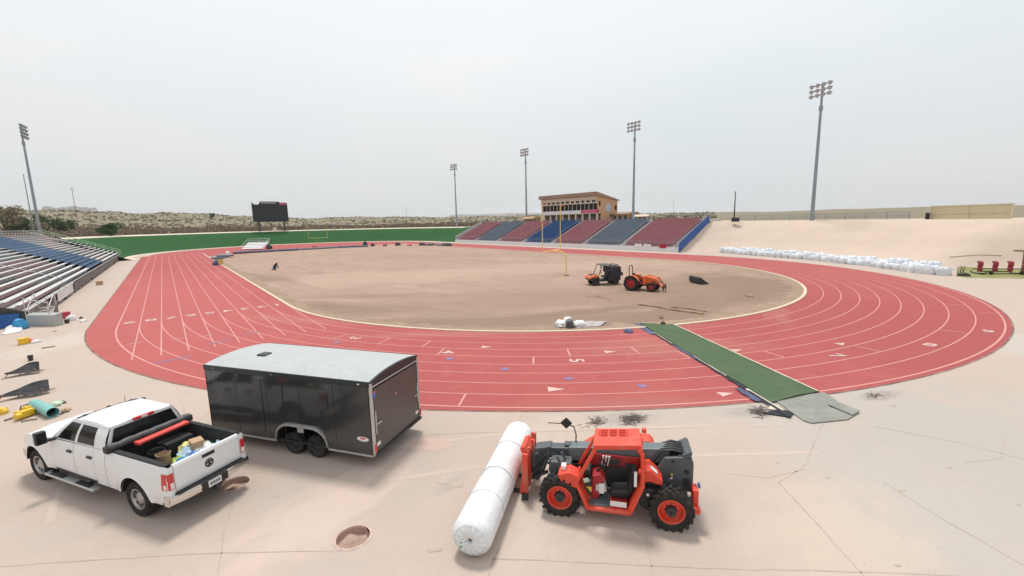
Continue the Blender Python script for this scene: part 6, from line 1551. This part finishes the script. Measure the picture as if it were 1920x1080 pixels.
# ------------------------------------------------------------------ debris on the left apron
def rumpled(name, px, m, label, cat, amp, base, seed, n=14):
    P = [at(*p) for p in px]; c = sum(P, Vector())/4; b = MB(); g = []; rnd = random.Random(seed); k = rnd.uniform(0, 6)
    for j in range(n+1):
        a = P[0].lerp(P[3], j/n); e = P[1].lerp(P[2], j/n); row = []
        for i in range(n+1):
            u, v = i/n, j/n; q = a.lerp(e, u)-c; ed = math.sin(math.pi*u)*math.sin(math.pi*v)
            q += Vector((.1*blob_noise((u*4, v*4, 0), 1, k), .1*blob_noise((v*4, u*4, 1), 1, k), 0))
            q.z = base*ed**.6+amp*abs(blob_noise((u*5, v*5, .5), 1, k))*(.25+ed)+.015; row.append(q)
        g.append(row)
    b.grid(g); o = b.build(name, m, smooth=60); o.location = c; return tag(o, label, cat)
def canopy(px, py, w_, h, ht, rz, label, seed):
    o = empty('black_tarp_frame', at(px, py), rz, label, 'tarp'); b = MB(); g = []; n = 10
    for j in range(n+1):
        row = []
        for i in range(n+1):
            u, v = i/n*2-1, j/n*2-1; wd = .12+.88*min(1, (u+1)*.75)*(1-.25*max(0, u)**3); row.append((u*w_/2, v*h/2*wd+.06*math.sin(u*3+seed), .10+ht*(.5+.5*v*wd)*(.75+.25*u)+.03*math.sin(u*5+seed)*(1-v*v)+.02*math.sin(v*6+u*3)))
        g.append(row)
    b.grid(g); b.build('cloth', TARPK, o, smooth=50)
    b = MB()
    for u, v in ((-.9, 0), (.85, .7), (.85, -.7), (-.2, .5)): b.tube([(u*w_/2*1.15, v*h/2, 0), (u*w_/2*.8, v*h/2*.8, ht*.6)], .02, 5)
    b.tube([(-w_/2*1.2, -.2, .03), (w_/2*1.2, .25, .05)], .02, 5); b.build('pole', WOOD, o); return o
canopy(44, 703, 1.1, .62, .42, R(6), 'black tarp draped over a low frame, farther of the two on the left apron', 1)
canopy(46, 744, 1.45, .66, .42, R(8), 'black tarp draped over a low frame, nearer of the two on the left apron', 3)
tt = empty('teal_tube', at(84, 771), 0, 'teal plastic tube lying on the ground beside the truck hood', 'tube')
A = at(66, 766)-tt.location; B = at(101, 783)-tt.location
b = MB(); d = (B-A).normalized(); b.lathe([(.17, 0), (.185, .02), (.185, (B-A).length), (.165, (B-A).length), (.165, .05)], A+Vector((0, 0, .19)), d, 24); b.build('shell', TEAL, tt, smooth=40)
b = MB(); q = A+Vector((0, 0, .19))+d*((B-A).length*.75); b.cyl(q, q+d*.01, .164, n=20); b.build('inner_plug', BLACKP, tt)
yt = empty('yellow_pump', at(48, 782), R(30), 'yellow plastic machine body lying beside the teal tube', 'tool')
b = MB(); b.box((0, 0, .16), (.42, .34, .26), rz=.2); b.box((.1, .1, .30), (.22, .2, .12), rz=.5); b.cyl((-.15, -.15, .16), (-.32, -.2, .16), .11, n=14); b.build('housing', YTOOL, yt, bevel=.04)
b = MB(); b.tube([(-.1, .0, .3), (-.05, .05, .42), (.12, .1, .42), (.16, .12, .33)], .02, 6); b.cyl((.22, 0, .12), (.3, 0, .12), .06); b.build('grip', BLACKP, yt)
lump('yellow_bag', at(2, 776), (.42, .4, .24), YTOOL, 'yellow bag cut by the left picture edge', 'bag', 81)
lump('plastic_scrap', at(104, 760), (.45, .4, .16), GPLAS, 'pale green plastic scrap behind the teal tube', 'scrap', 82)
lump('plastic_scrap', at(124, 770), (.35, .25, .10), CARD, 'tan scrap between the teal tube and the truck roof', 'scrap', 83)
lump('plastic_scrap', at(118, 756), (.22, .16, .10), DARKM, 'small dark scrap right of the pale green plastic scrap', 'scrap', 84)
lump('plastic_scrap', at(60, 763), (.14, .12, .12), BLACKP, 'tiny black scrap at the upper end of the teal tube', 'scrap', 85)
def stick(px0, px1, r, m, label, h=.03):
    a, e = at(*px0), at(*px1); c = a.copy(); b = MB(); b.tube([Vector((0, 0, h)), (e-a)*.5+Vector((0, .02, h+.01)), (e-a)+Vector((0, 0, h))], r, 6); o = b.build('stick', m); o.location = c; tag(o, label, 'stick')
stick((8, 790), (38, 782), .025, BARK, 'dark stick left of the yellow machine body'); stick((40, 792), (70, 787), .02, BARK, 'thin stick in front of the yellow machine body')
stick((112, 778), (130, 772), .025, DARKM, 'short dark rod beside the mouth of the teal tube'); stick((78, 654), (104, 650), .035, WOOD, 'lone brown stick in the middle of the left apron')
b_ = bucket(at(58, 676), .11, .26, DARKM, 'small dark pail on the left apron beyond the black tarps')
rumpled('white_sheet', [(2, 628), (40, 622), (44, 611), (14, 612)], WPLAS, 'white plastic sheet crumpled at the foot of the blue bleacher skirt', 'sheet', .14, .22, 5)
lump('blue_sack', at(40, 617), (.75, .7, .75), CYANB, 'bright blue sack against the grey bleacher abutment', 'sack', 91)
lump('pale_sack', at(30, 612), (.5, .4, .5), CYANT, 'pale sack leaning on the bright blue sack', 'sack', 92)
crate('plastic_crate', at(45, 645), (.42, .34, .30), YTOOL, 'yellow crate on the left apron below the white sheet', 'crate', .4)
lump('red_sack', at(56, 643), (.34, .3, .26), REDBOX, 'red sack right beside the yellow crate', 'sack', 93)
lump('white_bag', at(67, 642), (.5, .34, .16), WPLAS, 'white bag lying right of the red sack', 'bag', 94)
co = crate('cooler', at(122, 597), (.55, .4, .42), mat('cooler_red', (.45, .03, .07), .45), 'dark red cooler at the near corner of the bleacher stair', 'cooler', .5)
lump('white_jug', at(134, 601), (.6, .45, .42), WPLAS, 'white bundle beside the dark red cooler', 'jug', 95)
b_ = bucket(at(126, 606), .15, .25, DARKM, 'dark bucket in front of the dark red cooler')
lump('white_bottle', at(157, 603), (.22, .5, .14), WPLAS, 'white bottle lying alone right of the cooler', 'bottle', 96)
lump('dark_rag', at(152, 597), (.24, .2, .14), DARKM, 'small dark rag beyond the lone white bottle', 'rag', 97)
lump('rag', at(103, 621), (.4, .2, .06), mat('pale_rag', (.40, .32, .27), .8), 'flat tan rag below the bleacher abutment', 'rag', 98)
crate('cardboard_box', at(187, 534), (.6, .5, .40), CARD, 'brown cardboard box on the apron beside the black bleacher panel', 'box', .2)
# open round drain pits sunk into the slab
PITW = mat('pit_wall', (.40, .25, .22), .85, noise=[(3, .6, (.30, .18, .16)), (9, .5, (.50, .36, .30))]); PITF = mat('pit_floor', (.42, .30, .24), .9, noise=[(3, .7, (.30, .20, .16)), (8, .5, (.52, .40, .33))], bump=(8, .7, .05))
def drain(px, py, r, label, seed):
    o = empty('drain_pit', at(px, py), 0, label, 'drain pit')
    b = MB(); b.lathe([(r+.045, .004), (r+.03, .014), (r-.012, .012), (r-.02, -.03)], (0,0,0), (0,0,1), 48); b.build('rim', mat('pit_rim', (.50, .36, .31), .8, noise=[(5, .6, (.62, .50, .44))]), o, smooth=40)
    b = MB(); b.lathe([(r-.01, -.005), (r-.03, -.16)], (0,0,0), (0,0,1), 48); b.build('wall', PITW, o, smooth=60)
    b = MB(); b.lathe([(r*k/6, -.12+.06*math.cos(k*.5)*(1-k/6)) for k in range(6, 0, -1)]+[(.001, -.06)], (0,0,0), (0,0,1), 32)
    for i in range(len(b.v)): b.v[i].z += .05*blob_noise((b.v[i].x*6, b.v[i].y*6, 0), 1, seed)+.06*b.v[i].y*-1
    b.build('silt_floor', PITF, o, smooth=60)
drain(662, 1007, .36, 'open round drain pit in the foreground left of the turf roll', 1)
drain(441, 907, .34, 'open round drain pit under the rear bumper of the pickup', 2)

# ------------------------------------------------------------------ the hazy air
hm = bpy.data.materials.new('haze'); hm.use_nodes = True; ht = hm.node_tree
for n_ in list(ht.nodes):
    if n_.type == 'BSDF_PRINCIPLED': ht.nodes.remove(n_)
pv = ht.nodes.new('ShaderNodeVolumePrincipled'); pv.inputs['Color'].default_value = (.975, .985, .995, 1); pv.inputs['Density'].default_value = 1.1e-4; pv.inputs['Anisotropy'].default_value = 0.2
ht.links.new(pv.outputs[0], [n_ for n_ in ht.nodes if n_.type == 'OUTPUT_MATERIAL'][0].inputs['Volume'])
b = MB(); b.box((0, 0, 92), (10900, 10900, 236)); hz = b.build('haze', hm); hz['kind'] = 'stuff'
